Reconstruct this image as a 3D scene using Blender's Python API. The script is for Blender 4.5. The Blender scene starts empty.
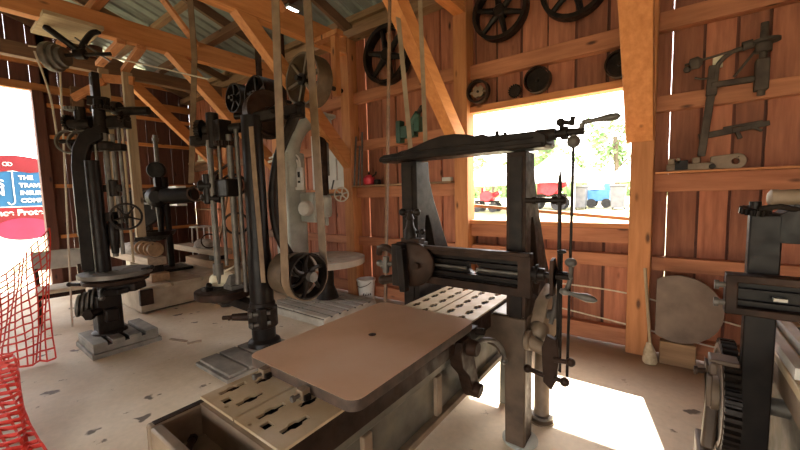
import bpy, math, random
from mathutils import Vector as V, Matrix as M
random.seed(7)
C = bpy.context.scene.collection
PI = math.pi
R = math.radians

# ------------------------------------------------------------------ materials
def newmat(name):
    m = bpy.data.materials.new(name); m.use_nodes = True
    nt = m.node_tree
    return m, nt, nt.nodes['Principled BSDF']

def ramp(nt, fac, stops):
    n = nt.nodes.new('ShaderNodeValToRGB')
    e = n.color_ramp.elements
    while len(e) < len(stops): e.new(0.5)
    for i, (p, c) in enumerate(stops):
        e[i].position = p; e[i].color = (*c, 1)
    nt.links.new(fac, n.inputs[0])
    return n.outputs[0]

def noise(nt, scale, detail=4, vec=None, rough=.55):
    n = nt.nodes.new('ShaderNodeTexNoise')
    n.inputs['Scale'].default_value = scale; n.inputs['Detail'].default_value = detail
    n.inputs['Roughness'].default_value = rough
    if vec is not None: nt.links.new(vec, n.inputs['Vector'])
    return n.outputs['Fac']

def coords(nt, scale=(1, 1, 1)):
    t = nt.nodes.new('ShaderNodeTexCoord'); mp = nt.nodes.new('ShaderNodeMapping')
    mp.inputs['Scale'].default_value = scale
    nt.links.new(t.outputs['Object'], mp.inputs['Vector'])
    return mp.outputs['Vector']

def mix(nt, fac, a, b, mode='MIX'):
    n = nt.nodes.new('ShaderNodeMix'); n.data_type = 'RGBA'; n.blend_type = mode
    for s, v in ((0, fac), (6, a), (7, b)):
        if hasattr(v, 'links') or isinstance(v, bpy.types.NodeSocket): nt.links.new(v, n.inputs[s])
        elif s == 0: n.inputs[0].default_value = v
        else: n.inputs[s].default_value = (*v, 1)
    return n.outputs[2]

def bump(nt, p, h, strength=.2, dist=.01):
    b = nt.nodes.new('ShaderNodeBump'); b.inputs['Strength'].default_value = strength
    b.inputs['Distance'].default_value = dist
    nt.links.new(h, b.inputs['Height']); nt.links.new(b.outputs[0], p.inputs['Normal'])

def wood(name, dark, light, axis, rough=.75, knots=True, grey=0):
    m, nt, p = newmat(name)
    s = {'x': (.9, 9, 9), 'y': (9, .9, 9), 'z': (9, 9, .9)}[axis]
    geo = nt.nodes.new('ShaderNodeNewGeometry')
    rnd = geo.outputs['Random Per Island']
    mp = coords(nt, s)
    add = nt.nodes.new('ShaderNodeVectorMath'); add.operation = 'ADD'
    cmb = nt.nodes.new('ShaderNodeCombineXYZ')
    mul = nt.nodes.new('ShaderNodeMath'); mul.operation = 'MULTIPLY'; mul.inputs[1].default_value = 37
    nt.links.new(rnd, mul.inputs[0])
    for i in range(3): nt.links.new(mul.outputs[0], cmb.inputs[i])
    nt.links.new(mp, add.inputs[0]); nt.links.new(cmb.outputs[0], add.inputs[1])
    n1 = noise(nt, 2.2, 6, add.outputs[0], .6)
    col = ramp(nt, n1, [(.25, dark), (.7, light)])
    # board to board tint
    hsv = nt.nodes.new('ShaderNodeHueSaturation')
    mr = nt.nodes.new('ShaderNodeMapRange'); mr.inputs[3].default_value = .68; mr.inputs[4].default_value = 1.28
    nt.links.new(rnd, mr.inputs[0]); nt.links.new(mr.outputs[0], hsv.inputs['Value'])
    nt.links.new(col, hsv.inputs['Color']); out = hsv.outputs[0]
    if knots:
        k = {'x': (2.2, 6, 6), 'y': (6, 2.2, 6), 'z': (6, 6, 2.2)}[axis]
        vo = nt.nodes.new('ShaderNodeTexVoronoi'); vo.inputs['Scale'].default_value = .9
        nt.links.new(coords(nt, k), vo.inputs['Vector'])
        kf = ramp(nt, vo.outputs['Distance'], [(.05, (1, 1, 1)), (.13, (0, 0, 0))])
        out = mix(nt, kf, out, tuple(c * .28 for c in dark))
    nt.links.new(out, p.inputs['Base Color'])
    p.inputs['Roughness'].default_value = rough
    bump(nt, p, n1, .25, .006)
    return m

def mottled(name, stops, scale=6, rough=.6, metal=0, bmp=.15, rr=None, detail=5):
    m, nt, p = newmat(name)
    if 'iron' in name and max(stops[-1][1]) < .13: p.inputs['Specular IOR Level'].default_value = .16
    f = noise(nt, scale, detail, coords(nt))
    nt.links.new(ramp(nt, f, stops), p.inputs['Base Color'])
    p.inputs['Roughness'].default_value = rough; p.inputs['Metallic'].default_value = metal
    if rr:
        f2 = noise(nt, scale * 2.3, 4, coords(nt))
        nt.links.new(ramp(nt, f2, [(.3, (rr[0],) * 3), (.7, (rr[1],) * 3)]), p.inputs['Roughness'])
    if bmp: bump(nt, p, f, bmp, .004)
    return m

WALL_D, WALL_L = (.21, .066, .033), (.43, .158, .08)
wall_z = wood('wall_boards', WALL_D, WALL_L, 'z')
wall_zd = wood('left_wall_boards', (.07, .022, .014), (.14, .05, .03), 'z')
pine_x = wood('pine_girt', (.36, .128, .04), (.56, .232, .085), 'x')
pine_y = wood('pine_beam', (.39, .135, .034), (.58, .238, .075), 'y')
pine_z = wood('pine_post', (.35, .128, .04), (.52, .218, .08), 'z')
girt_x = wood('reddish_girt', (.27, .095, .042), (.47, .185, .085), 'x')
pine_old = wood('aged_pine', (.19, .105, .05), (.34, .20, .10), 'x')
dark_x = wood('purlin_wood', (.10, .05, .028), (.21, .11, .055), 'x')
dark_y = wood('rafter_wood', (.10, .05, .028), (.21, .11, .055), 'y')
grey_wood_x = wood('weathered_timber', (.19, .13, .085), (.36, .26, .17), 'x')
grey_wood_z = wood('weathered_upright', (.24, .17, .10), (.42, .31, .19), 'z')
brown_board = mottled('brown_planed_board', [(.3, (.53, .32, .185)), (.5, (.62, .40, .26)), (.7, (.65, .46, .325))], 2.2, .30, 0, .05)
board_edge = mottled('rough_board_edge', [(.3, (.03, .02, .014)), (.7, (.10, .06, .04))], 14, .7, 0, .3)
yellow_board = wood('yellow_board', (.30, .205, .11), (.44, .32, .18), 'y')

iron = mottled('dark_iron', [(.3, (.007, .005, .0045)), (.7, (.026, .018, .013))], 9, .46, .2, .2, (.32, .6))
iron_brown = mottled('rusty_brown_iron', [(.3, (.016, .009, .006)), (.7, (.05, .027, .017))], 8, .55, .25, .25, (.4, .7))
iron_black = mottled('black_oiled_iron', [(.3, (.006, .0042, .0035)), (.7, (.017, .012, .0095))], 9, .5, .1, .15, (.28, .5))
steel = mottled('bare_steel', [(.3, (.16, .15, .135)), (.7, (.32, .295, .26))], 12, .4, .7, .1, (.25, .5))
steel_dull = mottled('dull_steel', [(.3, (.075, .065, .055)), (.7, (.17, .15, .125))], 10, .5, .4, .15)
table_iron = mottled('worn_planer_table', [(.3, (.42, .30, .16)), (.55, (.52, .40, .25)), (.75, (.60, .50, .36))], 5, .5, .1, .1, (.4, .65))
table_pale = mottled('pale_table', [(.3, (.46, .43, .37)), (.7, (.64, .60, .53))], 6, .5, .1, .1)
brown_tan = mottled('brown_tan_casting', [(.3, (.05, .03, .017)), (.7, (.125, .08, .047))], 6, .6, .1, .2)
olive_grey = mottled('bed_grey_green_paint', [(.3, (.07, .062, .045)), (.5, (.11, .10, .075)), (.75, (.17, .14, .09))], 5, .55, .1, .2, (.4, .7))
tan_iron = mottled('tan_dusty_casting', [(.3, (.13, .085, .05)), (.7, (.30, .215, .14))], 6, .6, .1, .2)
grey_paint = mottled('machine_grey_paint', [(.3, (.28, .29, .25)), (.7, (.42, .425, .37))], 6, .5, 0, .1)
cream_iron = mottled('cream_dusty_iron', [(.3, (.36, .33, .27)), (.7, (.54, .49, .41))], 5, .6, 0, .1)
tan_dust = mottled('dusty_tan_iron', [(.3, (.25, .185, .12)), (.7, (.42, .335, .23))], 5, .65, .05, .2)
t_dark = mottled('dark_base_iron', [(.3, (.055, .048, .042)), (.7, (.12, .105, .09))], 6, .55, .2, .2)
t_light = mottled('pale_dusty_iron', [(.3, (.30, .26, .20)), (.7, (.48, .43, .35))], 5, .65, .05, .15)
t_grey = mottled('dusty_base_iron', [(.3, (.12, .105, .085)), (.7, (.26, .23, .185))], 6, .65, .1, .2)
belt = mottled('leather_belt', [(.3, (.14, .08, .04)), (.7, (.25, .16, .088))], 7, .65, 0, .1)
belt_pale = mottled('pale_canvas_belt', [(.3, (.22, .15, .09)), (.7, (.34, .25, .16))], 7, .7, 0, .1)
rope_m = mottled('cord', [(.3, (.45, .38, .29)), (.7, (.62, .54, .42))], 30, .8, 0, 0)
wood_pulley = mottled('wooden_pulley_rim', [(.3, (.06, .04, .022)), (.7, (.13, .085, .05))], 8, .6, 0, .1)
black = mottled('slot_shade_black', [(.3, (.004, .004, .004)), (.7, (.01, .01, .01))], 6, .8, 0, 0)
white_p = mottled('white_paint', [(.3, (.62, .60, .55)), (.7, (.78, .76, .71))], 5, .5, 0, 0)
panel_w = mottled('pale_painted_board', [(.3, (.50, .47, .41)), (.7, (.66, .62, .55))], 4, .6, 0, 0)
plastic_o = mottled('orange_net_plastic', [(.3, (.50, .022, .012)), (.7, (.64, .04, .02))], 9, .45, 0, 0)
red_p = mottled('red_machine_paint', [(.3, (.52, .02, .04)), (.7, (.66, .05, .07))], 6, .4, 0, 0)
red_sign = mottled('red_sign_paint', [(.3, (.14, .004, .010)), (.7, (.17, .006, .014))], 2, .5, 0, 0)
pink_sign = mottled('pink_sign_paint', [(.3, (.24, .012, .05)), (.7, (.28, .018, .07))], 2, .5, 0, 0)
blue_sign = mottled('blue_sign_paint', [(.3, (.006, .075, .19)), (.7, (.01, .095, .22))], 2, .5, 0, 0)
green_p = mottled('dark_green_paint', [(.3, (.012, .04, .025)), (.7, (.03, .08, .05))], 8, .45, 0, .1)
blue_p = mottled('blue_machine_paint', [(.3, (.05, .20, .52)), (.7, (.09, .28, .62))], 4, .5, 0, 0)
bin_m = mottled('dark_grey_bin_plastic', [(.3, (.11, .115, .125)), (.7, (.17, .175, .18))], 4, .5, 0, 0)
chair_g = mottled('grey_chair_vinyl', [(.3, (.30, .285, .25)), (.7, (.42, .40, .35))], 8, .55, 0, .1)
chair_t = mottled('tan_chair_seat', [(.3, (.45, .37, .27)), (.7, (.60, .51, .39))], 8, .7, 0, .1)
sack_m = mottled('grey_sack_cloth', [(.3, (.20, .17, .145)), (.7, (.42, .37, .32))], 8, .85, 0, .5)
cream_bag = mottled('cream_sack', [(.3, (.55, .47, .30)), (.7, (.72, .64, .46))], 5, .75, 0, .2)
rust_disk = mottled('brown_disk', [(.3, (.11, .075, .055)), (.7, (.21, .145, .105))], 5, .65, .1, .2)
canvas_w = mottled('white_canopy_cloth', [(.3, (.78, .78, .78)), (.7, (.88, .88, .87))], 2, .8, 0, 0)
bark = mottled('bark', [(.3, (.08, .06, .04)), (.7, (.17, .13, .09))], 6, .9, 0, .3)
tyre_m = mottled('tyre_rubber', [(.3, (.02, .02, .02)), (.7, (.05, .05, .05))], 6, .8, 0, 0)
bristle_m = mottled('mop_strands', [(.3, (.38, .29, .18)), (.7, (.56, .45, .30))], 30, .9, 0, .4)
umb_m = red_sign

def leafmat(name, a, b):
    m, nt, p = newmat(name)
    geo = nt.nodes.new('ShaderNodeNewGeometry')
    nt.links.new(ramp(nt, geo.outputs['Random Per Island'], [(0, a), (1, b)]), p.inputs['Base Color'])
    p.inputs['Roughness'].default_value = .6
    return m
leaf_m = leafmat('tree_leaves', (.13, .24, .08), (.25, .38, .15))
leaf_m2 = leafmat('pale_tree_leaves', (.17, .28, .10), (.29, .42, .18))

def concrete():
    m, nt, p = newmat('concrete_floor')
    co = coords(nt)
    n1 = noise(nt, 1.1, 6, co, .6); n2 = noise(nt, 5.5, 6, co, .65); n3 = noise(nt, 24, 3, co)
    base = ramp(nt, n1, [(.3, (.50, .38, .25)), (.5, (.61, .50, .36)), (.7, (.68, .59, .46))])
    fine = ramp(nt, n3, [(.3, (.93, .93, .93)), (.7, (1.04, 1.03, 1.02))])
    base = mix(nt, 1.0, base, fine, 'MULTIPLY')
    st = ramp(nt, n2, [(.64, (0, 0, 0)), (.69, (1, 1, 1))])
    base = mix(nt, st, base, (.17, .13, .095))
    # oil spots
    vo = nt.nodes.new('ShaderNodeTexVoronoi'); vo.inputs['Scale'].default_value = 2.3
    wv = nt.nodes.new('ShaderNodeVectorMath'); wv.operation = 'ADD'
    nn = nt.nodes.new('ShaderNodeTexNoise'); nn.inputs['Scale'].default_value = 9
    nt.links.new(co, nn.inputs['Vector'])
    sc = nt.nodes.new('ShaderNodeVectorMath'); sc.operation = 'SCALE'; sc.inputs['Scale'].default_value = .22
    nt.links.new(nn.outputs['Color'], sc.inputs[0]); nt.links.new(co, wv.inputs[0]); nt.links.new(sc.outputs[0], wv.inputs[1])
    nt.links.new(wv.outputs[0], vo.inputs['Vector'])
    sp = ramp(nt, vo.outputs['Distance'], [(.09, (1, 1, 1)), (.13, (0, 0, 0))])
    base = mix(nt, sp, base, (.12, .09, .065))
    # dirt drifted along the back wall (the wall is at y = 4.2)
    sep = nt.nodes.new('ShaderNodeSeparateXYZ'); nt.links.new(co, sep.inputs[0])
    ad = nt.nodes.new('ShaderNodeMath'); ad.operation = 'MULTIPLY_ADD'; ad.inputs[1].default_value = .9
    nt.links.new(n1, ad.inputs[0]); nt.links.new(sep.outputs['Y'], ad.inputs[2])
    dm = nt.nodes.new('ShaderNodeMapRange'); dm.inputs[1].default_value = 3.75; dm.inputs[2].default_value = 4.35
    nt.links.new(ad.outputs[0], dm.inputs[0])
    base = mix(nt, dm.outputs[0], base, (.25, .165, .10))
    nt.links.new(base, p.inputs['Base Color'])
    p.inputs['Roughness'].default_value = .62
    bump(nt, p, n2, .12, .006)
    return m

def grassmat():
    m, nt, p = newmat('grass_ground')
    n = noise(nt, .5, 6, coords(nt))
    nt.links.new(ramp(nt, n, [(.35, (.24, .25, .12)), (.6, (.37, .33, .22)), (.72, (.47, .40, .31))]), p.inputs['Base Color'])
    p.inputs['Roughness'].default_value = .9
    return m

def metal_sheet():
    m, nt, p = newmat('galvanised_sheet')
    n = noise(nt, 2.5, 5, coords(nt))
    nt.links.new(ramp(nt, n, [(.3, (.20, .22, .20)), (.7, (.34, .37, .33))]), p.inputs['Base Color'])
    p.inputs['Roughness'].default_value = .5; p.inputs['Metallic'].default_value = .35
    return m

def emis(name, col, s):
    m, nt, p = newmat(name)
    p.inputs['Base Color'].default_value = (*col, 1)
    p.inputs['Emission Color'].default_value = (*col, 1); p.inputs['Emission Strength'].default_value = s
    return m

# ------------------------------------------------------------------ geometry
def axes(axis):
    a = V(axis).normalized()
    t = V((0, 0, 1)) if abs(a.z) < .9 else V((0, 1, 0))
    u = a.cross(t).normalized(); w = a.cross(u).normalized()
    return a, u, w
X, Y, Z = (1, 0, 0), (0, 1, 0), (0, 0, 1)

class MB:
    def __init__(s): s.v = []; s.f = []
    def add(s, vs, fs):
        b = len(s.v); s.v += [V(q) for q in vs]; s.f += [tuple(b + i for i in q) for q in fs]; return s
    def box(s, x0, x1, y0, y1, z0, z1):
        return s.add([(x, y, z) for z in (z0, z1) for y in (y0, y1) for x in (x0, x1)],
                     [(0, 2, 3, 1), (4, 5, 7, 6), (0, 1, 5, 4), (2, 6, 7, 3), (0, 4, 6, 2), (1, 3, 7, 5)])
    def bar(s, p0, p1, w, h, up=Z):
        p0, p1 = V(p0), V(p1); d = (p1 - p0).normalized(); u = V(up)
        if abs(d.dot(u)) > .98: u = V(Y)
        sd = d.cross(u).normalized() * (w / 2); u2 = sd.cross(d).normalized() * (h / 2)
        vs = [p + a * sd + b * u2 for p in (p0, p1) for b in (-1, 1) for a in (-1, 1)]
        return s.add(vs, [(0, 2, 3, 1), (4, 5, 7, 6), (0, 1, 5, 4), (2, 6, 7, 3), (0, 4, 6, 2), (1, 3, 7, 5)])
    def lathe(s, prof, o=(0, 0, 0), axis=Z, n=24):
        a, u, w = axes(axis); o = V(o); b = len(s.v); k = len(prof)
        for i in range(n):
            t = 2 * PI * i / n; d = u * math.cos(t) + w * math.sin(t)
            s.v += [o + a * h + d * r for r, h in prof]
        for i in range(n):
            j = (i + 1) % n
            for q in range(k - 1):
                s.f.append((b + i * k + q, b + j * k + q, b + j * k + q + 1, b + i * k + q + 1))
        if prof[0][0] > 1e-6: s.f.append(tuple(b + i * k for i in range(n))[::-1])
        if prof[-1][0] > 1e-6: s.f.append(tuple(b + i * k + k - 1 for i in range(n)))
        return s
    def cyl(s, p0, p1, r0, r1=None, n=18):
        p0, p1 = V(p0), V(p1)
        return s.lathe([(r0, 0), (r0 if r1 is None else r1, (p1 - p0).length)], p0, p1 - p0, n)
    def ring(s, c, axis, ro, ri, w, n=32):
        a, u, w2 = axes(axis); c = V(c); b = len(s.v)
        for i in range(n):
            t = 2 * PI * i / n; d = u * math.cos(t) + w2 * math.sin(t)
            s.v += [c + a * (w / 2) + d * ro, c - a * (w / 2) + d * ro, c - a * (w / 2) + d * ri, c + a * (w / 2) + d * ri]
        for i in range(n):
            j = (i + 1) % n
            for q in range(4):
                s.f.append((b + i * 4 + q, b + j * 4 + q, b + j * 4 + (q + 1) % 4, b + i * 4 + (q + 1) % 4))
        return s
    def ball(s, c, r, sc=(1, 1, 1), n=14):
        c = V(c); prof = []
        m = n // 2
        b = len(s.v)
        s.v.append(c + V((0, 0, -r * sc[2])))
        for q in range(1, m):
            ph = -PI / 2 + PI * q / m
            for i in range(n):
                t = 2 * PI * i / n
                s.v.append(c + V((r * sc[0] * math.cos(ph) * math.cos(t), r * sc[1] * math.cos(ph) * math.sin(t), r * sc[2] * math.sin(ph))))
        s.v.append(c + V((0, 0, r * sc[2])))
        top = len(s.v) - 1
        for i in range(n):
            j = (i + 1) % n
            s.f.append((b, b + 1 + j, b + 1 + i))
            for q in range(m - 2):
                s.f.append((b + 1 + q * n + i, b + 1 + q * n + j, b + 1 + (q + 1) * n + j, b + 1 + (q + 1) * n + i))
            s.f.append((b + 1 + (m - 2) * n + i, b + 1 + (m - 2) * n + j, top))
        return s
    def tube(s, pts, r, n=10, closed=False):
        pts = [V(p) for p in pts]; k = len(pts); b = len(s.v)
        rs = r if isinstance(r, (list, tuple)) else [r] * k
        u = None
        for i, p in enumerate(pts):
            d = (pts[min(i + 1, k - 1)] - pts[max(i - 1, 0)]).normalized() if not closed else (pts[(i + 1) % k] - pts[i - 1]).normalized()
            if u is None: u = axes(d)[1]
            u = (u - d * u.dot(d)).normalized(); w = d.cross(u)
            for q in range(n):
                t = 2 * PI * q / n
                s.v.append(p + (u * math.cos(t) + w * math.sin(t)) * rs[i])
        for i in range(k if closed else k - 1):
            j = (i + 1) % k
            for q in range(n):
                q2 = (q + 1) % n
                s.f.append((b + i * n + q, b + i * n + q2, b + j * n + q2, b + j * n + q))
        if not closed:
            s.f.append(tuple(b + q for q in range(n))[::-1]); s.f.append(tuple(b + (k - 1) * n + q for q in range(n)))
        return s
    def prism(s, poly, o, eu, ev, ext):
        """polygon (u, v) in the plane o + u*eu + v*ev, extruded by the vector ext"""
        o, eu, ev, ext = V(o), V(eu), V(ev), V(ext); k = len(poly)
        vs = [o + eu * a + ev * b for a, b in poly]; vs += [q + ext for q in vs]
        fs = [tuple(range(k))[::-1], tuple(range(k, 2 * k))]
        fs += [(i, (i + 1) % k, k + (i + 1) % k, k + i) for i in range(k)]
        return s.add(vs, fs)
    def strap(s, pts, wid, th):
        """flat band through pts, wid = width vector, th = thickness"""
        pts = [V(p) for p in pts]; wv = V(wid) / 2; b = len(s.v); k = len(pts)
        for i, p in enumerate(pts):
            d = (pts[min(i + 1, k - 1)] - pts[max(i - 1, 0)]).normalized(); nrm = d.cross(wv).normalized() * (th / 2)
            s.v += [p + wv + nrm, p - wv + nrm, p - wv - nrm, p + wv - nrm]
        for i in range(k - 1):
            for q in range(4):
                s.f.append((b + i * 4 + q, b + i * 4 + (q + 1) % 4, b + (i + 1) * 4 + (q + 1) % 4, b + (i + 1) * 4 + q))
        s.f.append((b, b + 1, b + 2, b + 3)[::-1]); e = b + (k - 1) * 4; s.f.append((e, e + 1, e + 2, e + 3))
        return s
    def gear(s, c, axis, r, w, teeth, depth):
        a, u, w2 = axes(axis); c = V(c); poly = []
        for i in range(teeth):
            for f, rr in ((.0, r - depth), (.25, r - depth), (.4, r), (.8, r)):
                t = 2 * PI * (i + f) / teeth; poly.append((math.cos(t) * rr, math.sin(t) * rr))
        return s.prism(poly, c - a * (w / 2), u, w2, a * w)
    def build(s, name, mat, parent=None, bev=0, angle=35, local=False):
        me = bpy.data.meshes.new(name)
        vs = s.v
        if parent is not None and not local:
            mi = worldmat(parent).inverted(); vs = [mi @ q for q in s.v]
        me.from_pydata(vs, [], s.f); me.validate(); me.update()
        import bmesh
        bm = bmesh.new(); bm.from_mesh(me); bmesh.ops.recalc_face_normals(bm, faces=bm.faces); bm.to_mesh(me); bm.free()
        return link(name, me, mat, parent, bev, angle)

def link(name, me, mat, parent=None, bev=0, angle=35):
    me.polygons.foreach_set('use_smooth', [True] * len(me.polygons)); me.set_sharp_from_angle(angle=R(angle))
    me.materials.clear(); me.materials.append(mat)
    o = bpy.data.objects.new(name, me); C.objects.link(o)
    if parent is not None: o.parent = parent
    if bev:
        b = o.modifiers.new('bevel', 'BEVEL'); b.width = bev; b.segments = 2; b.limit_method = 'ANGLE'; b.angle_limit = R(40)
        b.harden_normals = False
    return o

def worldmat(o):
    m = o.matrix_basis.copy()
    while o.parent is not None:
        o = o.parent; m = o.matrix_basis @ m
    return m

def plate(outline, holes, o, eu, ev, ext, name, mat, parent=None, bev=0):
    """flat plate with real holes cut through it"""
    cu = bpy.data.curves.new('plate', 'CURVE'); cu.dimensions = '2D'; cu.fill_mode = 'BOTH'
    L = V(ext).length; cu.extrude = L / 2
    for loop in [outline] + holes:
        sp = cu.splines.new('POLY'); sp.points.add(len(loop) - 1); sp.use_cyclic_u = True
        for q, (a, b) in zip(sp.points, loop): q.co = (a, b, 0, 1)
    ob = bpy.data.objects.new('plate', cu); C.objects.link(ob)
    dg = bpy.context.evaluated_depsgraph_get()
    me = bpy.data.meshes.new_from_object(ob.evaluated_get(dg)); me.name = name
    bpy.data.objects.remove(ob); bpy.data.curves.remove(cu)
    o, eu, ev, ext = V(o), V(eu), V(ev), V(ext)
    mi = worldmat(parent).inverted() if parent is not None else M()
    for v in me.vertices:
        v.co = mi @ (o + eu * v.co.x + ev * v.co.y + ext * (.5 + v.co.z / L))
    import bmesh
    bm = bmesh.new(); bm.from_mesh(me); bmesh.ops.remove_doubles(bm, verts=bm.verts, dist=1e-5)
    bmesh.ops.recalc_face_normals(bm, faces=bm.faces); bm.to_mesh(me); bm.free()
    return link(name, me, mat, parent, bev, 30)

def tag(o, label, cat, group=None, kind=None):
    o['label'] = label; o['category'] = cat
    if group: o['group'] = group
    if kind: o['kind'] = kind
    return o
def thing(name, label, cat, loc=(0, 0, 0), rz=0, group=None):
    o = bpy.data.objects.new(name, None); C.objects.link(o); o.empty_display_size = .1
    o.location = loc; o.rotation_euler = (0, 0, rz)
    o.matrix_basis = M.Translation(V(loc)) @ M.Rotation(rz, 4, 'Z')
    return tag(o, label, cat, group)
def struct(name, mb, mat, label=None, bev=0, parent=None):
    o = mb.build(name, mat, parent, bev)
    if parent is None:
        o['kind'] = 'structure'
        if label: o['label'] = label
    return o
def dup(root, loc, label, rz=None, scale=None):
    r = root.copy(); C.objects.link(r); r.location = loc; r['label'] = label
    if rz is not None: r.rotation_euler = (0, 0, rz)
    if scale: r.scale = (scale,) * 3
    for ch in list(root.children):
        c = ch.copy(); C.objects.link(c); c.parent = r
        for g in list(ch.children):
            d = g.copy(); C.objects.link(d); d.parent = c
    return r
def arc(cx, cy, r, a0, a1, n, ry=None):
    return [(cx + r * math.cos(R(a0 + (a1 - a0) * i / n)), cy + (ry or r) * math.sin(R(a0 + (a1 - a0) * i / n))) for i in range(n + 1)]
def smooth(pts, n=6):
    """Catmull-Rom through pts"""
    P = [V(p) for p in pts]; P = [P[0] * 2 - P[1]] + P + [P[-1] * 2 - P[-2]]; out = []
    for i in range(1, len(P) - 2):
        for k in range(n):
            t = k / n
            out.append(.5 * ((2 * P[i]) + (P[i + 1] - P[i - 1]) * t + (2 * P[i - 1] - 5 * P[i] + 4 * P[i + 1] - P[i + 2]) * t * t + (3 * P[i] - P[i - 1] - 3 * P[i + 1] + P[i + 2]) * t ** 3))
    out.append(P[-2]); return out
def wheel(root, c, axis, r, w, rim_t, hub, n_spoke, mat, sw=None, curved=False, local=False, hub_w=None):
    """a spoked pulley or handwheel on ROOT: rim, spokes, hub"""
    a, u, v2 = axes(axis); c = V(c)
    MB().ring(c, axis, r, r - rim_t, w, 36).build('rim', mat, root, .002, local=local)
    mb = MB(); sw = sw or rim_t
    for i in range(n_spoke):
        t = 2 * PI * i / n_spoke + .3; d = u * math.cos(t) + v2 * math.sin(t); e = u * -math.sin(t) + v2 * math.cos(t)
        pts = [c + d * (hub * .6), c + d * (r * .5) + (e * r * .12 if curved else e * 0), c + d * (r - rim_t * .6)]
        mb.tube(smooth(pts, 3), [sw * .62, sw * .6, sw * .56, sw * .5, sw * .48, sw * .45, sw * .42][:7], 8)
    mb.build('spokes', mat, root, local=local)
    hw = hub_w or w * .9
    MB().lathe([(hub * .8, -hw / 2), (hub, -hw * .35), (hub, hw * .35), (hub * .8, hw / 2)], c, axis, 18).build('hub', mat, root, local=local)

# ------------------------------------------------------------------ camera
cam_d = bpy.data.cameras.new('camera'); cam = bpy.data.objects.new('camera', cam_d); C.objects.link(cam)
yaw, pit, rol = R(36.91), R(4.925), R(-1.48)
F0 = V((-math.sin(yaw), math.cos(yaw), 0)); RT = V((math.cos(yaw), math.sin(yaw), 0)); UP = V((0, 0, 1))
FW = F0 * math.cos(pit) - UP * math.sin(pit); U2 = UP * math.cos(pit) + F0 * math.sin(pit)
RR = RT * math.cos(rol) + U2 * math.sin(rol); UU = U2 * math.cos(rol) - RT * math.sin(rol)
cam.matrix_world = M(((RR.x, UU.x, -FW.x, 0), (RR.y, UU.y, -FW.y, 0), (RR.z, UU.z, -FW.z, 1.6), (0, 0, 0, 1)))
cam_d.sensor_width = 36; cam_d.lens = 357 / 800 * 36; cam_d.clip_start = .05; cam_d.clip_end = 500
bpy.context.scene.camera = cam

# ------------------------------------------------------------------ light
w = bpy.data.worlds.new('world'); bpy.context.scene.world = w; w.use_nodes = True
wn = w.node_tree; bg = wn.nodes['Background']
sky = wn.nodes.new('ShaderNodeTexSky'); sky.sky_type = 'NISHITA'; sky.sun_disc = False
sky.sun_elevation = R(53); sky.sun_rotation = R(14); sky.air_density = 1.0; sky.dust_density = 4.0; sky.ozone_density = 1.0
mx = wn.nodes.new('ShaderNodeMix'); mx.data_type = 'RGBA'; mx.inputs[0].default_value = .6
wn.links.new(sky.outputs[0], mx.inputs[6]); mx.inputs[7].default_value = (6.2, 5.6, 5.0, 1)
wn.links.new(mx.outputs[2], bg.inputs[0]); bg.inputs[1].default_value = .62
sun_d = bpy.data.lights.new('sun', 'SUN'); sun = bpy.data.objects.new('sun', sun_d); C.objects.link(sun)
sun_d.energy = 15; sun_d.angle = R(.6); sun_d.color = (1, .95, .87)
sdir = V((.155, -.70, -1)).normalized()
sun.rotation_euler = sdir.to_track_quat('-Z', 'Y').to_euler()
vs = bpy.context.scene.view_settings
vs.view_transform = 'Standard'; vs.look = 'None'; vs.gamma = 1; vs.use_curve_mapping = False; vs.exposure = 1.5
cy = bpy.context.scene.cycles
cy.max_bounces = 8; cy.diffuse_bounces = 5; cy.use_denoising = True

# ================================================================== THE SETTING
struct('floor', MB().box(-9.85, 3.6, -4, 4.35, -.12, 0), concrete(), 'pale concrete floor with oil stains and dirt along the back wall')
g = MB()
gx = [-60 + 6 * i for i in range(21)]; gy = [-30, -12, -4, 2, 5, 8, 11, 14, 18, 22, 26, 40, 70]
def gz(x, y): return -.14 + max(0, min(1, (y - 6) / 16)) * .75 + (max(0, y - 22) * .01)
g.add([(x, y, gz(x, y)) for y in gy for x in gx], [(j * 21 + i, j * 21 + i + 1, (j + 1) * 21 + i + 1, (j + 1) * 21 + i) for j in range(len(gy) - 1) for i in range(20)])
struct('ground', g, grassmat(), 'sunlit grass and gravel outside the shed')

# back wall: vertical boards with gaps between them; the window opening is left out
WX0, WX1, WZ0, WZ1 = -2.0, -.29, 1.26, 2.58
mb = MB(); bt = MB(); x = -9.7; i = 0
while x < 3.4:
    wd = random.choice([.17, .21, .24, .26, .19]); gap = random.choice([.014, .022, .03, .036])
    y0 = 4.20 + random.uniform(0, .008); x1 = x + wd
    cuts = [(x, x1)]
    if x < WX0 < x1: cuts = [(x, WX0), (WX0, x1)]
    if x < WX1 < x1: cuts = [(x, WX1), (WX1, x1)]
    for a, b in cuts:
        if a >= WX0 - .001 and b <= WX1 + .001:
            mb.box(a, b, y0, y0 + .025, .02, WZ0); mb.box(a, b, y0, y0 + .025, WZ1, 4.05)
        else: mb.box(a, b, y0, y0 + .025, .02, 4.05)
    gc = x1 + gap / 2
    if not (WX0 - .03 < gc < WX1 + .03):
        if i % 7 == 4: bt.box(gc - .05, gc + .004, 4.236, 4.256, .02, 4.05)
        else: bt.box(gc - .05, gc + .05, 4.236, 4.256, .02, 4.05)
    else:
        bt.box(gc - .05, gc + .05, 4.236, 4.256, .02, WZ0 - .02); bt.box(gc - .05, gc + .05, 4.236, 4.256, WZ1 + .02, 4.05)
    x = x1 + gap; i += 1
wb = struct('wall_back', mb, wall_z, 'back wall of reddish vertical boards with thin gaps')
struct('batten', bt, wall_zd, parent=wb)

def rfz(y): return 4.26 + (4.3 - max(y, -.4 - (y + .4) if y < -.4 else y)) * 1.45 / 4.7
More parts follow.
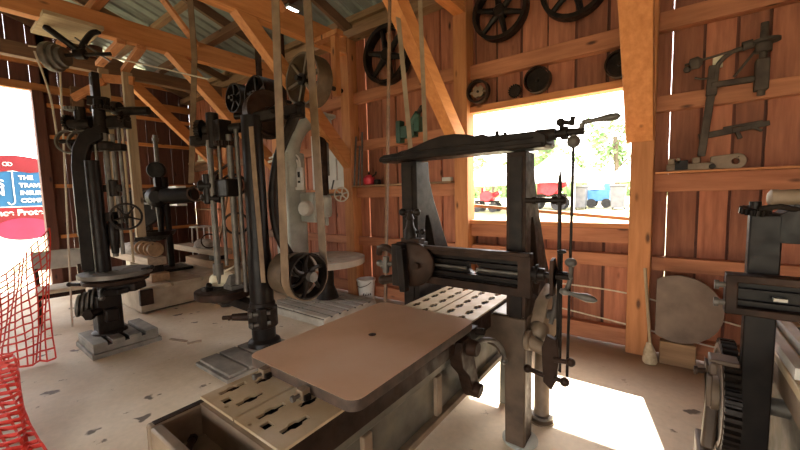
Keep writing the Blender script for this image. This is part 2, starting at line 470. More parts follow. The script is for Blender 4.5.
# left wall with the tall barn doorway
mb = MB(); y = 1.55
while y < 4.18:
    wd = random.choice([.2, .25, .28]); mb.box(-9.73, -9.70, y, min(y + wd, 4.2), 0, rfz(y) - (.13 if 2.5 < y < 3.1 else 0)); y += wd + .006
y = -3.9
while y < 1.5:
    wd = .26
    if y + wd < -2.2: mb.box(-9.73, -9.70, y, y + wd, 0, 4.6 if y < -4 else min(rfz(y), 5.4))
    else: mb.box(-9.73, -9.70, y, y + wd, 3.72, min(rfz(y), 5.6))
    y += wd + .006
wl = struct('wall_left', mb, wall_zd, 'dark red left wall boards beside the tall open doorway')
mb = MB()
for z in (.9, 1.9, 2.85, 3.45): mb.box(-9.70, -9.62, 1.6, 4.2, z, z + .07)
mb.box(-9.70, -9.60, -3.9, 4.2, 3.72, 3.86); mb.box(-9.70, -9.62, -3.9, 4.2, 4.2, 4.32)
struct('girt', mb, pine_y, parent=wl)  # pale colour stands in for light on the girt edges
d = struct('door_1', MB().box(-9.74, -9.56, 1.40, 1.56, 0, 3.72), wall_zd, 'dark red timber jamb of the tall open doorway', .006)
struct('post', MB().box(-9.66, -9.5, 1.95, 2.13, 0, 3.9), dark_y, parent=d)
mb = MB(); x = -9.7
while x < -3.2:
    mb.box(x, x + .26, -4.03, -4.0, 0, 4.6); x += .265
struct('blocker_wall_front', mb, wall_zd, 'unseen dark board wall added on the near side by the doorway to block light')  # out of view, added to keep front light off the left half
mb = MB(); y = -4
while y < 4.2:
    mb.box(3.60, 3.63, y, y + .26, 0, rfz(y) if y > -.4 else 4.6); y += .265
struct('blocker_wall_right', mb, wall_z, 'unseen board wall added at the right end to cut the light')  # unseen wall added to cut the light from the right
mb = MB(); x = -3.2
while x < 3.6:
    mb.box(x, x + .26, -4.03, -4.0, 2.15, 4.6); x += .265
struct('blocker_lintel_front', mb, wall_zd, 'unseen boards added over the opening behind the camera to dim the interior')  # added boards lower the unseen opening and let in less light
# window: an open, unglazed hole with frame, sill and a loose slanted rail
wn_ = struct('window_1', MB().box(WX0 - .06, WX1 + .08, 4.09, 4.235, WZ1 - .02, WZ1 + .055), pine_x, 'large open unglazed window in the back wall', .004)
struct('window_sill', MB().box(WX0 - .1, WX1 + .03, 4.06, 4.25, WZ0 - .05, WZ0), pine_x, parent=wn_, bev=.004)
struct('side_board', MB().box(WX0 - .05, WX0 + .005, 4.10, 4.235, WZ0, WZ1), pine_z, parent=wn_)
struct('rail', MB().bar((WX0, 4.27, 1.43), (WX1, 4.27, 1.29), .04, .035), pine_old, parent=wn_)

# timber frame: posts, girts, tie beams, knee braces
BENTS = [-.2, -2.05, -4.0, -5.85, -7.7]
names = ['right of the window', 'left of the window', 'behind the grey drill', 'behind the tall camelback drill', 'in the dark far corner bay']
for x, nm in zip(BENTS, names):
    struct('pillar', MB().box(x - .09, x + .09, 4.0, 4.195, 0, 3.95), pine_z, 'square pine post ' + nm, .008)
    if x > -6: struct('beam', MB().box(x - .075, x + .075, -3.6, 4.32, 3.71, 3.98), pine_y, 'long pine tie beam over the post ' + nm, .006)
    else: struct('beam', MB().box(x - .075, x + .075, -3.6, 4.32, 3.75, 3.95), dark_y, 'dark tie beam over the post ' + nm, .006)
    # knee brace, notched where it meets the beam
    s = .075 if x != -.2 else .105; xb = x if x != -.2 else -.225
    struct('brace_beam', MB().prism([(4.0, 2.02), (4.0, 2.29), (2.52, 3.71), (2.28, 3.71)], (xb - s, 0, 0), Y, Z, (2 * s, 0, 0)), pine_y, 'diagonal pine knee brace on the post ' + nm, .006)
ext = [(-9.7, BENTS[4]), (BENTS[4], BENTS[3]), (BENTS[3], BENTS[2]), (BENTS[2], BENTS[1]), (BENTS[1], BENTS[0]), (BENTS[0], 3.4)]
bn = ['in the far corner', 'behind the small drill', 'behind the camelback drill', 'behind the grey drill', 'under and over the window', 'behind the machine with the bull gear']
for (a, b), nm in zip(ext, bn):
    a += .09; b -= .09
    zs = [(.03, .20, 'bottom'), (.82, .95, 'low'), (1.56, 1.72, 'middle'), (2.29, 2.43, 'upper'), (3.0, 3.16, 'high')]
    if nm.startswith('under'): zs = [zs[0], zs[1], (1.06, 1.205, 'middle'), (2.64, 2.66, ''), (2.95, 3.12, 'high')]
    for z0, z1, q in zs:
        if not q: continue
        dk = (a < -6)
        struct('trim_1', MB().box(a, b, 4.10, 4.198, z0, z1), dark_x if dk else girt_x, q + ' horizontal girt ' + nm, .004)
struct('trim_2', MB().box(-9.7, 3.4, 4.02, 4.20, 3.95, 4.06), pine_old, 'aged wall plate along the top of the back wall')

struct('trim_3', MB().box(-9.7, 3.58, 4.2, 4.235, 4.052, 4.285), pine_old, 'eave board closing the gap above the back wall', .003)
# roof: corrugated sheet on purlins and rafters
def sheet(y0, z0, y1, z1):
    mb = MB(); x = -10.2; pr = []
    while x < 3.9:
        pr += [(x, 0), (x + .03, .025), (x + .06, .025), (x + .09, 0)]; x += .23
    k = len(pr)
    mb.add([(a, y0, z0 + h) for a, h in pr] + [(a, y1, z1 + h) for a, h in pr], [(i, i + 1, k + i + 1, k + i) for i in range(k - 1)])
    return mb
RZ0, RZ1, RY1 = 4.30, 5.75, -.4
ce = struct('ceiling', sheet(4.55, RZ0 - .08, RY1, RZ1), metal_sheet(), 'galvanised corrugated roof seen from below')
struct('far_slope', sheet(RY1, RZ1, -4.6, 4.4), metal_sheet(), parent=ce)
def rz(y): return RZ0 + (4.3 - y) * (RZ1 - RZ0) / 4.7
for i, y in enumerate((4.15, 3.45, 2.75, 2.05, 1.35, .65, 0)):
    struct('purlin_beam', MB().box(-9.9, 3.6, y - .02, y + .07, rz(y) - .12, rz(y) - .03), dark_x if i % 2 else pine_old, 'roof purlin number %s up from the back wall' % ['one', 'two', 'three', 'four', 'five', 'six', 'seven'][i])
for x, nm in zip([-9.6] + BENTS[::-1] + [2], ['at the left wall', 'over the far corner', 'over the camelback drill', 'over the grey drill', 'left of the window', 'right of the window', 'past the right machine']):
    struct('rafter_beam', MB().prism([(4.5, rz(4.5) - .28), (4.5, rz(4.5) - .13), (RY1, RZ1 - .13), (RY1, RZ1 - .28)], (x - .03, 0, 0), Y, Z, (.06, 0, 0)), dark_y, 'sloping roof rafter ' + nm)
# lattice struts between tie beam and rafter
for x, y0, y1, nm in ((-5.85, 2.7, 1.9, 'leaning near the pale board'), (-4.0, 2.9, 2.0, 'leaning over the paired belts'), (-5.85, .9, 1.75, 'leaning over the cone pulley')):
    struct('strut_beam', MB().bar((x + .09, y0, 3.9), (x + .09, y1, rz(y1) - .2), .04, .12, X), pine_x, 'short roof strut ' + nm)
# cross ties low under the roof in the left bay
for y in (1.5, 2.9):
    struct('tie_beam', MB().box(-7.7, -4.0, y - .045, y + .045, 4.0, 4.1), pine_x if y < 2 else dark_x, 'horizontal cross tie on the beams, ' + ('nearer' if y < 2 else 'farther') + ' one')

# ================================================================== THE METAL PLANER
TZ = .87
pl = thing('metal_planer', 'old iron metal planer with slotted table and arched top beam in front of the window', 'machine', (-1.12, 2.1, 0))
# table: two slotted plates with a groove between, end pocket, side skirts
def slot(cx, cy, l=.105, w=.011):
    h = l / 2; k = .022; q = w * 1.75
    return [(cx - w / 1, cy - h), (cx + w, cy - h), (cx + w, cy - k), (cx + q, cy - k * .6), (cx + q, cy + k * .6), (cx + w, cy + k), (cx + w, cy + h), (cx - w, cy + h), (cx - w, cy + k), (cx - q, cy + k * .6), (cx - q, cy - k * .6), (cx - w, cy - k)]
def sq(cx, cy, s=.017): return [(cx - s, cy - s), (cx + s, cy - s), (cx + s, cy + s), (cx - s, cy + s)]
for x0, x1, nm in ((-1.37, -1.141, 'L'), (-1.129, -.87, 'R')):
    if nm == 'L': holes = [slot(-1.325, .66), slot(-1.20, .66), sq(-1.262, .605), arc(-1.222, .582, .008, 0, 315, 7), slot(-1.285, .772, .08)]
    else: holes = [slot(-1.07, .66), slot(-.94, .66), sq(-1.012, .605), arc(-1.06, .575, .008, 0, 315, 7), slot(-1.01, .772, .08)]
    xm = (x0 + x1) / 2; yy = 1.80
    while yy < 2.52:
        for q in range(2): holes.append(slot(xm + (-.06 if q == 0 else .05), yy + q * .035, .085, .012))
        yy += .115
    plate([(x0, .56), (x1, .56), (x1, 2.62), (x0, 2.62)], holes, (0, 0, TZ - .010), X, Y, (0, 0, .010), 'table_plate', table_iron, pl)
mb = MB()
mb.box(-1.37, -1.34, .40, 2.62, TZ - .12, TZ - .0105).box(-.90, -.87, .40, 2.62, TZ - .12, TZ - .0105)
mb.build('table_skirt', iron_brown, pl, .003)
MB().box(-1.34, -.90, .576, 2.62, TZ - .095, TZ - .08).build('slot_shade', black, pl)  # black sheet stands in for the shade below the table slots
MB().box(-1.34, -.90, .40, .545, TZ - .135, TZ - .121).build('pocket_floor', tan_iron, pl)
MB().box(-1.34, -.90, .545, .575, TZ - .12, TZ - .0105).build('pocket_wall', tan_iron, pl)
mb = MB().box(-1.375, -1.335, .385, .555, TZ - .14, TZ - .012).box(-.905, -.865, .385, .555, TZ - .14, TZ - .012).box(-1.335, -.905, .385, .42, TZ - .14, TZ - .012)
mb.build('table_end_pocket', tan_iron, pl, .008)
# bed: long casting with vee ledges, stepped side and feet
mb = MB().prism([(-1.30, .42), (-.94, .42), (-.94, .66), (-.91, .68), (-.91, .735), (-1.33, .735), (-1.33, .68), (-1.30, .66)], (0, .52, 0), X, Z, (0, 2.2, 0))
bed = mb.build('bed', olive_grey, pl, .006)
mb = MB().box(-.945, -.905, .6, 2.70, .415, .45).box(-1.335, -1.295, .6, 2.70, .415, .45)
for y in (.95, 1.5): mb.box(-.94, -.915, y, y + .05, .45, .66)
mb.build('bed_ledge', tan_iron, bed, .004)
for x in (-1.3, -.98):
    for y in (.75, 2.55): MB().prism([(-.045, 0), (.045, 0), (.03, .43), (-.03, .43)], (x, y, 0), Y, Z, (.07, 0, 0)).build('leg', olive_grey, pl, .006)
# uprights (housings): straight in front, flared behind, pierced by a long hole
prof = [(2.1, .02), (2.24, .02), (2.235, .55), (2.30, .66), (2.66, .70), (2.72, .84), (2.66, .98), (2.54, 1.16), (2.44, 1.34), (2.33, 1.55), (2.27, 1.70), (2.26, 1.83), (2.1, 1.83)]
hole = [(2.20 + a, b) for a, b in [(0, .98), (.15, .92), (.20, 1.0), (.12, 1.22), (.08, 1.36), (.045, 1.44), (.015, 1.44), (0, 1.38)]]
for x in (-.775, -1.555):
    u = plate(prof, [hole], (x, 0, 0), Y, Z, (.115 if x > -1 else .135, 0, 0), 'upright', iron_brown if x > -1 else iron, pl, .005)
    MB().box(x + .02, x + .095, 2.092, 2.0995, .80, 1.80).build('slide_strip', iron, u)
    MB().lathe([(.11, 0), (.11, .012), (.075, .03)], (x + .057, 2.19, 0), Z, 28).build('foot_flange', grey_paint, u)
ck = MB().prism([(-.935, .835), (-.655, .835), (-.655, .60), (-.66, .02), (-.78, .02), (-.785, .50), (-.80, .57), (-.84, .62), (-.935, .65)], (0, 2.085, 0), X, Z, (0, .05, 0)).prism([(-.945, .84), (-.655, .84), (-.655, .62), (-.945, .62)], (0, 2.14, 0), X, Z, (0, .40, 0)).build('cheek', brown_tan, pl, .01)
MB().box(-.86, -.665, 2.1, 2.55, .8405, .848).build('cheek_top', table_pale, ck, .003)
mb = MB().lathe([(.085, 0), (.085, .012), (.055, .02), (.05, .03), (.05, .58), (.065, .60), (.065, .64)], (-.66, 2.47, 0), Z, 24)
mb.build('round_leg', tan_iron, pl)
MB().ring((-.66, 2.47, .045), Z, .075, .05, .02).build('leg_collar', steel_dull, pl)
# arched top beam
top = [(-1.70, 1.835), (-.545, 1.835), (-.53, 1.85), (-.535, 1.90), (-.58, 1.925), (-.70, 1.925), (-.86, 1.93), (-.90, 1.945), (-.95, 1.94), (-1.0, 1.955), (-1.08, 1.968), (-1.18, 1.968), (-1.28, 1.95), (-1.37, 1.925), (-1.45, 1.905), (-1.50, 1.90), (-1.54, 1.89), (-1.66, 1.885), (-1.70, 1.87)]
tb = MB().prism(top, (0, 2.03, 0), X, Z, (0, .19, 0)).build('top_beam', iron, pl, .006)
MB().box(-1.69, -.55, 2.015, 2.03, 1.84, 1.86).box(-1.5, -.6, 2.02, 2.03, 1.885, 1.895).build('beam_moulding', iron, tb, .003)
MB().cyl((-.84, 2.12, 1.93), (-.84, 2.12, 1.965), .012).cyl((-.79, 2.12, 1.92), (-.79, 2.12, 1.95), .01).bar((-.85, 2.12, 1.932), (-.78, 2.12, 1.928), .02, .012).build('oil_cup', iron, tb)
# crank gear on the right end of the top beam
sh = MB().cyl((-.60, 2.1, 1.90), (-.50, 2.1, 1.905), .04, .032).cyl((-.50, 2.1, 1.905), (-.36, 2.1, 1.905), .022, .018).cyl((-.47, 2.1, 1.905), (-.44, 2.1, 1.905), .035)
sh = sh.build('crank_shaft', iron, pl)
MB().tube(smooth([(-.47, 2.1, 1.91), (-.47, 2.1, 1.945), (-.46, 2.1, 1.962), (-.43, 2.1, 1.955), (-.42, 2.1, 1.965)]), .012).ball((-.477, 2.1, 1.965), .022).cyl((-.42, 2.1, 1.94), (-.415, 2.1, 1.985), .012).build('stop_lever', iron, sh)
MB().tube([(-.375, 2.1, 1.90), (-.37, 2.1, 1.945)], .014).lathe([(.010, 0), (.014, .02), (.011, .06), (.02, .13), (.017, .16), (.004, .175)], (-.372, 2.1, 1.95), (1, 0, .05), 14).build('crank_handle', steel_dull, sh)
MB().ball((-.41, 2.1, 1.855), .034).cyl((-.41, 2.1, 1.86), (-.41, 2.1, 1.91), .014).build('hanger_ball', steel_dull, sh)
# the two tall rods on the right with their arm
MB().cyl((-.425, 2.1, .55), (-.41, 2.1, 1.83), .0075).build('feed_rod', iron, pl)
MB().cyl((-.475, 2.1, .57), (-.475, 2.1, 1.60), .010).lathe([(.012, 0), (.009, .06), (.002, .12)], (-.475, 2.1, 1.60), Z, 12).build('feed_rod', iron, pl)
MB().cyl((-.66, 2.1, 1.545), (-.50, 2.1, 1.545), .017, .013).cyl((-.515, 2.1, 1.545), (-.445, 2.1, 1.545), .022).cyl((-.475, 2.1, 1.52), (-.475, 2.1, 1.57), .02).cyl((-.62, 2.1, 1.545), (-.60, 2.1, 1.545), .022).build('rod_arm', iron, pl)
# cross rail
xr = plate([(-1.36, .995), (-.60, .995), (-.60, 1.25), (-1.36, 1.25)], [[(-1.28, 1.045), (-.675, 1.045), (-.675, 1.20), (-1.28, 1.20)]], (0, 2.0, 0), X, Z, (0, .055, 0), 'cross_rail', iron_brown, pl, .004)
plate([(-1.34, 1.01), (-.62, 1.01), (-.62, 1.235), (-1.34, 1.235)], [arc(-.97, 1.125, .034, 0, 345, 23)], (0, 2.055, 0), X, Z, (0, .035, 0), 'rail_web', iron_black, xr)
MB().box(-1.28, -.675, 2.02, 2.055, 1.075, 1.09).box(-1.28, -.675, 2.02, 2.055, 1.155, 1.17).box(-1.28, -.675, 2.03, 2.055, 1.045, 1.052).build('slide_rib', iron_black, xr, .003)
MB().cyl((-1.3, 2.022, 1.125), (-1.005, 2.022, 1.125), .010).cyl((-.935, 2.022, 1.125), (-.60, 2.022, 1.125), .010).build('feed_screw', steel_dull, xr)
MB().box(-1.36, -.60, 1.96, 2.0, 1.235, 1.258).build('top_way', iron_brown, xr, .003)
# crank end of the cross rail
ce_ = MB().cyl((-.60, 2.03, 1.135), (-.53, 2.03, 1.135), .04, .034).cyl((-.53, 2.03, 1.135), (-.40, 2.03, 1.135), .016).cyl((-.50, 2.03, 1.135), (-.475, 2.03, 1.135), .055).cyl((-.58, 2.03, 1.135), (-.565, 2.03, 1.135), .055).build('feed_shaft', iron, pl)
mb = MB().prism([(-.03, -.10), (.02, -.105), (.035, -.02), (.045, .06), (.02, .10), (-.03, .09), (-.04, .0)], (-.495, 2.01, 1.135), Y, Z, (.02, 0, 0))
mb.build('ratchet_plate', iron_brown, ce_, .003)
mb = MB().tube(smooth([(-.40, 2.03, 1.135), (-.395, 2.0, 1.15), (-.39, 1.985, 1.20), (-.392, 1.985, 1.215)]), .011).ball((-.392, 1.985, 1.225), .03, (1, 1, .8))
mb.tube(smooth([(-.40, 2.03, 1.135), (-.41, 2.02, 1.09), (-.42, 2.0, 1.068)]), .012).lathe([(.013, 0), (.02, .02), (.010, .05), (.014, .09), (.022, .13), (.016, .165), (.004, .18)], (-.445, 2.0, 1.065), (1, -.1, -.12), 14)
mb.build('crank_handle', steel_dull, ce_)
MB().cyl((-.455, 2.07, .58), (-.455, 2.07, 1.26), .006).ball((-.455, 2.07, 1.265), .02, (1.3, 1, .6)).cyl((-.475, 2.05, 1.14), (-.42, 2.05, 1.14), .02).build('stop_rod', iron, pl)
# saddle and swivelling tool head on the left end of the cross rail
sd = MB().box(-1.50, -1.33, 1.945, 2.09, .98, 1.27).box(-1.47, -1.32, 1.96, 2.03, 1.255, 1.30).build('saddle', iron_brown, pl, .006)
MB().lathe([(.15, 0), (.15, .035), (.135, .045)], (-1.365, 1.96, 1.13), (.25, -1, 0), 36).cyl((-1.30, 1.90, 1.13), (-1.30, 1.885, 1.13), .022).build('swivel_plate', iron_brown, sd)
MB().box(-1.47, -1.385, 1.85, 1.93, .99, 1.27).bar((-1.40, 1.865, 1.24), (-1.37, 1.855, .96), .05, .05).build('tool_slide', iron, sd, .006)
MB().tube(smooth([(-1.45, 1.88, 1.2), (-1.52, 1.86, 1.245), (-1.58, 1.87, 1.23), (-1.60, 1.88, 1.19)]), .022).tube([(-1.46, 1.9, 1.03), (-1.56, 1.88, 1.01)], .03).ball((-1.57, 1.88, 1.01), .034).cyl((-1.45, 1.89, 1.02), (-1.45, 1.89, 1.21), .02).build('clapper_arm', iron_brown, sd)
MB().cyl((-1.56, 1.9, 1.06), (-1.555, 1.9, 1.17), .022).cyl((-1.61, 1.9, 1.12), (-1.5, 1.9, 1.125), .014).ball((-1.615, 1.9, 1.12), .024).build('tool_post', steel_dull, sd)
mb = MB().lathe([(.045, 0), (.045, .06), (.03, .085), (.022, .13), (.03, .14), (.018, .17), (.012, .20)], (-1.415, 2.0, 1.29), Z, 18).cyl((-1.47, 2.0, 1.475), (-1.36, 2.0, 1.475), .012).ball((-1.475, 2.0, 1.475), .028).ball((-1.355, 2.0, 1.475), .026).tube([(-1.36, 2.0, 1.34), (-1.32, 1.99, 1.345)], .014).ball((-1.31, 1.99, 1.345), .02)
mb.build('ball_handle', iron, sd)
MB().lathe([(.02, 0), (.028, .01), (.028, .03), (.012, .05)], (-1.70, 2.12, 1.86), (-1, 0, 0), 16).cyl((-1.66, 2.12, 1.86), (-1.74, 2.12, 1.86), .01).build('end_knob', steel_dull, pl)
# tripping dogs and the curved reversing lever on the side of the bed
br = MB().prism([(1.62, .82), (1.75, .83), (1.78, .80), (1.76, .70), (1.80, .58), (1.83, .47), (1.78, .44), (1.74, .50), (1.70, .60), (1.62, .68), (1.60, .76)], (-.905, 0, 0), Y, Z, (.075, 0, 0)).cyl((-.86, 1.70, .77), (-.78, 1.70, .77), .05, .04).cyl((-.86, 1.78, .50), (-.80, 1.78, .49), .04).build('reversing_bracket', iron_brown, pl, .006)
MB().tube(smooth([(-.80, 1.70, .79), (-.78, 1.76, .80), (-.76, 1.87, .76), (-.75, 1.96, .68), (-.75, 2.0, .60)], 8), .013).ball((-.75, 2.0, .595), .02).build('reversing_lever', steel_dull, br)
MB().box(-.868, -.825, 1.70, 1.80, .79, .86).cyl((-.83, 1.78, .83), (-.78, 1.78, .84), .02).build('table_dog', iron, br, .004)
# feed gearbox beside the upright
gb = MB().prism([(2.16, .62), (2.55, .62), (2.62, .82), (2.55, .96), (2.30, .90), (2.2, .80)], (-.68, 0, 0), Y, Z, (.10, 0, 0)).ball((-.61, 2.2, .74), .065).cyl((-.64, 2.12, .70), (-.53, 2.1, .67), .045, .035).cyl((-.66, 2.11, .71), (-.63, 2.11, .71), .06).build('feed_gearbox', tan_iron, pl, .006)
MB().prism([(-.545, .50), (-.50, .46), (-.475, .52), (-.46, .66), (-.475, .76), (-.53, .78), (-.555, .70)], (0, 2.06, 0), X, Z, (0, .04, 0)).build('quadrant_plate', iron_brown, gb, .004)
MB().cyl((-.63, 2.07, .55), (-.54, 2.07, .535), .014).ball((-.635, 2.07, .55), .025).build('adjusting_knob', iron_brown, gb)
MB().cyl((-.48, 2.04, .655), (-.40, 2.04, .665), .013).ball((-.395, 2.04, .665), .024).build('adjusting_knob', iron_brown, gb)
MB().cyl((-.48, 2.04, .55), (-.43, 2.04, .545), .013).ball((-.425, 2.04, .545), .026).build('adjusting_knob', iron_brown, gb)
MB().tube(smooth([(-.60, 2.35, .92), (-.55, 2.3, .95), (-.53, 2.25, .90), (-.54, 2.2, .80)]), .014).cyl((-.60, 2.3, .82), (-.52, 2.28, .84), .03).build('oil_pipe', steel_dull, gb)
MB().cyl((-1.5, 2.62, .58), (-.6, 2.62, .58), .03).build('drive_shaft', iron, pl)
dp = MB().lathe([(.17, -.08), (.175, 0), (.17, .08)], (-1.72, 2.62, .58), X, 28).cyl((-1.8, 2.62, .58), (-1.3, 2.62, .58), .025).build('drive_pulley', iron, pl)

# what lies on the table
o = thing('planed_board', 'large brown rounded board lying flat on the planer table', 'board', (-1.13, 1.27, TZ))
ol = arc(-.86, .85, .05, -90, 0, 6) + arc(-.86, 1.68, .05, 0, 90, 6) + arc(-1.41, 1.68, .05, 90, 180, 6) + arc(-1.41, .85, .05, 180, 270, 6)
bd = plate(ol, [arc(-1.15, 1.28, .019, 0, 342, 19)], (0, 0, TZ + .001), X, Y, (0, 0, .042), 'board', brown_board, o, .003)
bd.data.materials.append(board_edge)
for f in bd.data.polygons:
    if abs(f.normal.z) < .5: f.material_index = 1
MB().lathe([(.0, 0), (.0185, 0), (.0185, .004), (0, .004)], (-1.15, 1.28, TZ + .0015), Z, 20).build('bore_shade', iron_black, o)  # black disc stands in for the shade down the board's hole
for x, y, lb in ((-1.30, .765, 'small steel clamp block against the board, farther of the two on the planer table'), (-1.04, .755, 'small steel clamp block against the board, nearer the front corner of the board')):
    k = thing('clamp_block', lb, 'clamp', (x, y, TZ), 0, 'clamp blocks at the end of the brown board')
    MB().box(x - .018, x + .018, y + .0, y + .035, TZ + .0005, TZ + .038).build('block', tan_iron, k, .002)
    MB().cyl((x, y, TZ + .018), (x, y - .022, TZ + .018), .007).cyl((x, y - .022, TZ + .018), (x, y - .034, TZ + .018), .012, n=6).build('bolt', steel_dull, k)
    MB().box(x + .018, x + .03, y + .005, y + .03, TZ + .0005, TZ + .02).build('wedge', iron, k)
for (x, y), lb in (((-1.27, .475), 'loose bolt lying in the end pocket of the planer table'), ((-1.14, .465), 'second loose bolt in the end pocket, nearer its front wall')):
    z = TZ - .121 + .023
    tag(MB().cyl((x - .02, y + .015, z), (x + .04, y - .03, z), .012).lathe([(.016, 0), (.016, .014)], (x - .02, y + .015, z), (-.06, .045, 0), 6).build('bolt', iron_brown), lb, 'bolt', 'bolts in the table pocket')

# ================================================================== UPRIGHT DRILL PRESS BY THE DOORWAY
dp = thing('drill_press', 'tall black upright drill press on a square slotted base near the doorway', 'machine', (-4.93, 1.2, 0))
mb = MB().box(-5.25, -4.60, .9, 1.52, 0, .05).box(-5.22, -4.63, .92, 1.50, .05, .108)
for y0, y1 in ((.92, 1.04), (1.08, 1.19), (1.23, 1.34), (1.38, 1.50)): mb.box(-5.22, -4.63, y0, y1, .108, .15)
base = mb.build('base', t_grey, dp, .004)
MB().box(-5.21, -4.64, .93, 1.49, .1085, .114).build('slot_bottom', iron_black, base)
MB().box(-5.10, -4.88, 1.03, 1.26, .135, .58).lathe([(.17, 0), (.16, .03), (.13, .05)], (-4.99, 1.15, .135), Z, 24).box(-4.90, -4.78, 1.08, 1.2, .30, .44).build('knee', iron, dp, .015)
mb = MB()
for k in range(4): mb.lathe([(.10, 0), (.155 - .012 * k, .01), (.155 - .012 * k, .03), (.10, .04)], (-5.06 - .035 * (1 - k), 1.03 - .05 * k + .05, .50), (-.35, -.9, .1), 26)
mb.build('elevating_gear', steel_dull, dp)
MB().cyl((-4.94, 1.10, .42), (-4.86, .98, .42), .045).cyl((-4.86, .98, .42), (-4.83, .94, .42), .06, n=6).build('clamp_nut', iron, dp)
MB().bar((-5.0, 1.15, .62), (-4.72, 1.40, .66), .2, .09).bar((-5.0, 1.12, .60), (-4.66, 1.22, .64), .12, .06).build('table_arm', iron, dp, .012)
MB().lathe([(.22, -.11), (.30, -.085), (.31, -.05), (.30, -.04)], (-4.93, 1.24, .80), Z, 40).build('lower_table', iron_brown, dp)
tt = plate(arc(0, 0, .335, 0, 350, 35), [[(-.25 * math.cos(a) - .012 * math.sin(a), -.25 * math.sin(a) + .012 * math.cos(a)), (-.08 * math.cos(a) - .012 * math.sin(a), -.08 * math.sin(a) + .012 * math.cos(a)), (-.08 * math.cos(a) + .012 * math.sin(a), -.08 * math.sin(a) - .012 * math.cos(a)), (-.25 * math.cos(a) + .012 * math.sin(a), -.25 * math.sin(a) - .012 * math.cos(a))] for a in (0.4, 1.97, 3.54, 5.1)] + [arc(0, 0, .03, 0, 330, 11)], (-4.93, 1.24, .785), X, Y, (0, 0, .045), 'round_table', steel_dull, dp)
MB().cyl((-5.0, 1.15, .55), (-5.05, 1.15, 2.05), .075, .068).build('column', iron_black, dp)
mb = MB().prism([(-.17, .84), (-.03, .84), (-.03, 1.95), (-.0, 2.12), (.04, 2.22), (.16, 2.28), (.16, 2.44), (.06, 2.42), (-.06, 2.34), (-.14, 2.2), (-.17, 2.0)], (-5.12, 1.17, 0), (.72, .69, 0), Z, (.055, -.057, 0))
neck = mb.build('gooseneck_frame', iron_black, dp, .012)
MB().tube(smooth([(-5.235, 1.03, 1.0), (-5.245, 1.03, 1.9), (-5.20, 1.07, 2.2), (-5.10, 1.16, 2.36), (-5.02, 1.24, 2.42)]), .018).build('frame_rib', steel_dull, neck)
for x, y, r, z0, z1, nm in ((-5.0, 1.27, .028, .98, 2.5, 'spindle'), (-4.97, 1.33, .02, 1.0, 2.35, 'rack_bar'), (-5.06, 1.2, .016, 1.1, 2.3, 'guide_rod'), (-4.93, 1.38, .016, 1.35, 2.45, 'guide_rod')):
    MB().cyl((x, y, z0), (x, y, z1), r).build(nm, steel_dull, dp)
MB().lathe([(.05, 0), (.055, .03), (.055, .22), (.04, .26)], (-5.0, 1.27, 1.12), Z, 18).lathe([(.015, -.12), (.035, -.10), (.04, 0)], (-5.0, 1.27, 1.12), Z, 16).build('quill', iron_black, dp)
MB().bar((-5.28, 1.06, 1.30), (-4.95, 1.33, 1.32), .09, .07).bar((-5.27, 1.04, 1.36), (-5.15, 1.1, 1.37), .04, .05).bar((-5.2, 1.1, 1.40), (-4.95, 1.3, 1.44), .11, .10).cyl((-5.27, 1.04, 1.22), (-5.27, 1.04, 1.40), .03).build('sliding_head', iron, dp, .01)
hw = wheel(dp, (-4.86, 1.36, 1.43), (.9, -.35, .1), .155, .025, .022, .03, 5, iron, .02)
MB().cyl((-4.98, 1.38, 1.43), (-4.82, 1.34, 1.43), .016).build('wheel_shaft', iron, dp)
top = MB().bar((-5.30, 1.1, 2.46), (-4.85, 1.45, 2.46), .12, .09).cyl((-5.34, 1.07, 2.52), (-4.84, 1.46, 2.52), .035).cyl((-5.02, 1.25, 2.35), (-5.02, 1.25, 2.72), .07, .045).gear((-4.98, 1.28, 2.62), Z, .10, .04, 18, .018).bar((-5.16, 1.2, 2.72), (-5.0, 1.33, 2.70), .06, .10).cyl((-4.92, 1.40, 2.60), (-4.66, 1.6, 2.60), .045)
top.build('top_gearbox', iron, dp, .006)
MB().gear((-4.88, 1.43, 2.52), (.78, .62, 0), .09, .03, 16, .018).build('bevel_gear', iron_brown, dp)
for c, r in (((-5.38, 1.05, 2.28), .135), ((-5.28, 1.13, 2.27), .135)):
    MB().ring(c, (.75, -.6, .1), r, r - .016, .05, 30).build('pulley_ring', steel_dull, dp)
MB().cyl((-5.42, .98, 2.28), (-5.05, 1.28, 2.28), .022).build('countershaft', iron, dp)
MB().bar((-5.22, 1.28, 2.45), (-5.22, 1.28, 3.05), .07, .12, X).box(-5.26, -5.18, 1.24, 1.32, 2.9, 3.0).build('top_post', iron_black, dp, .01)
MB().strap([(-5.36, 1.1, 1.45), (-5.40, 1.08, 1.9), (-5.42, 1.07, 2.3)], (.05, -.05, 0), .008).build('drive_belt', iron_black, dp)
MB().cyl((-5.10, 1.10, 2.38), (-5.10, 1.10, 2.62), .05).cyl((-5.16, 1.02, 2.44), (-5.0, 1.16, 2.44), .045).gear((-5.2, 1.02, 2.46), (.78, .62, 0), .085, .03, 16, .016).build('gear_cluster', iron, dp)
MB().gear((-5.14, 1.06, 2.60), Z, .085, .03, 16, .016).build('top_gear', steel_dull, dp)
MB().cyl((-5.28, 1.04, .85), (-5.30, 1.04, 2.0), .012).build('shifter_rod', steel_dull, dp)
MB().cyl((-4.90, 1.40, .9), (-4.93, 1.42, 2.5), .014).build('shifter_rod', grey_wood_z, dp)
MB().bar((-5.24, 1.06, 1.75), (-4.92, 1.36, 1.75), .05, .08).cyl((-4.97, 1.30, 1.66), (-4.97, 1.30, 1.84), .045).build('bracket', iron, dp, .006)
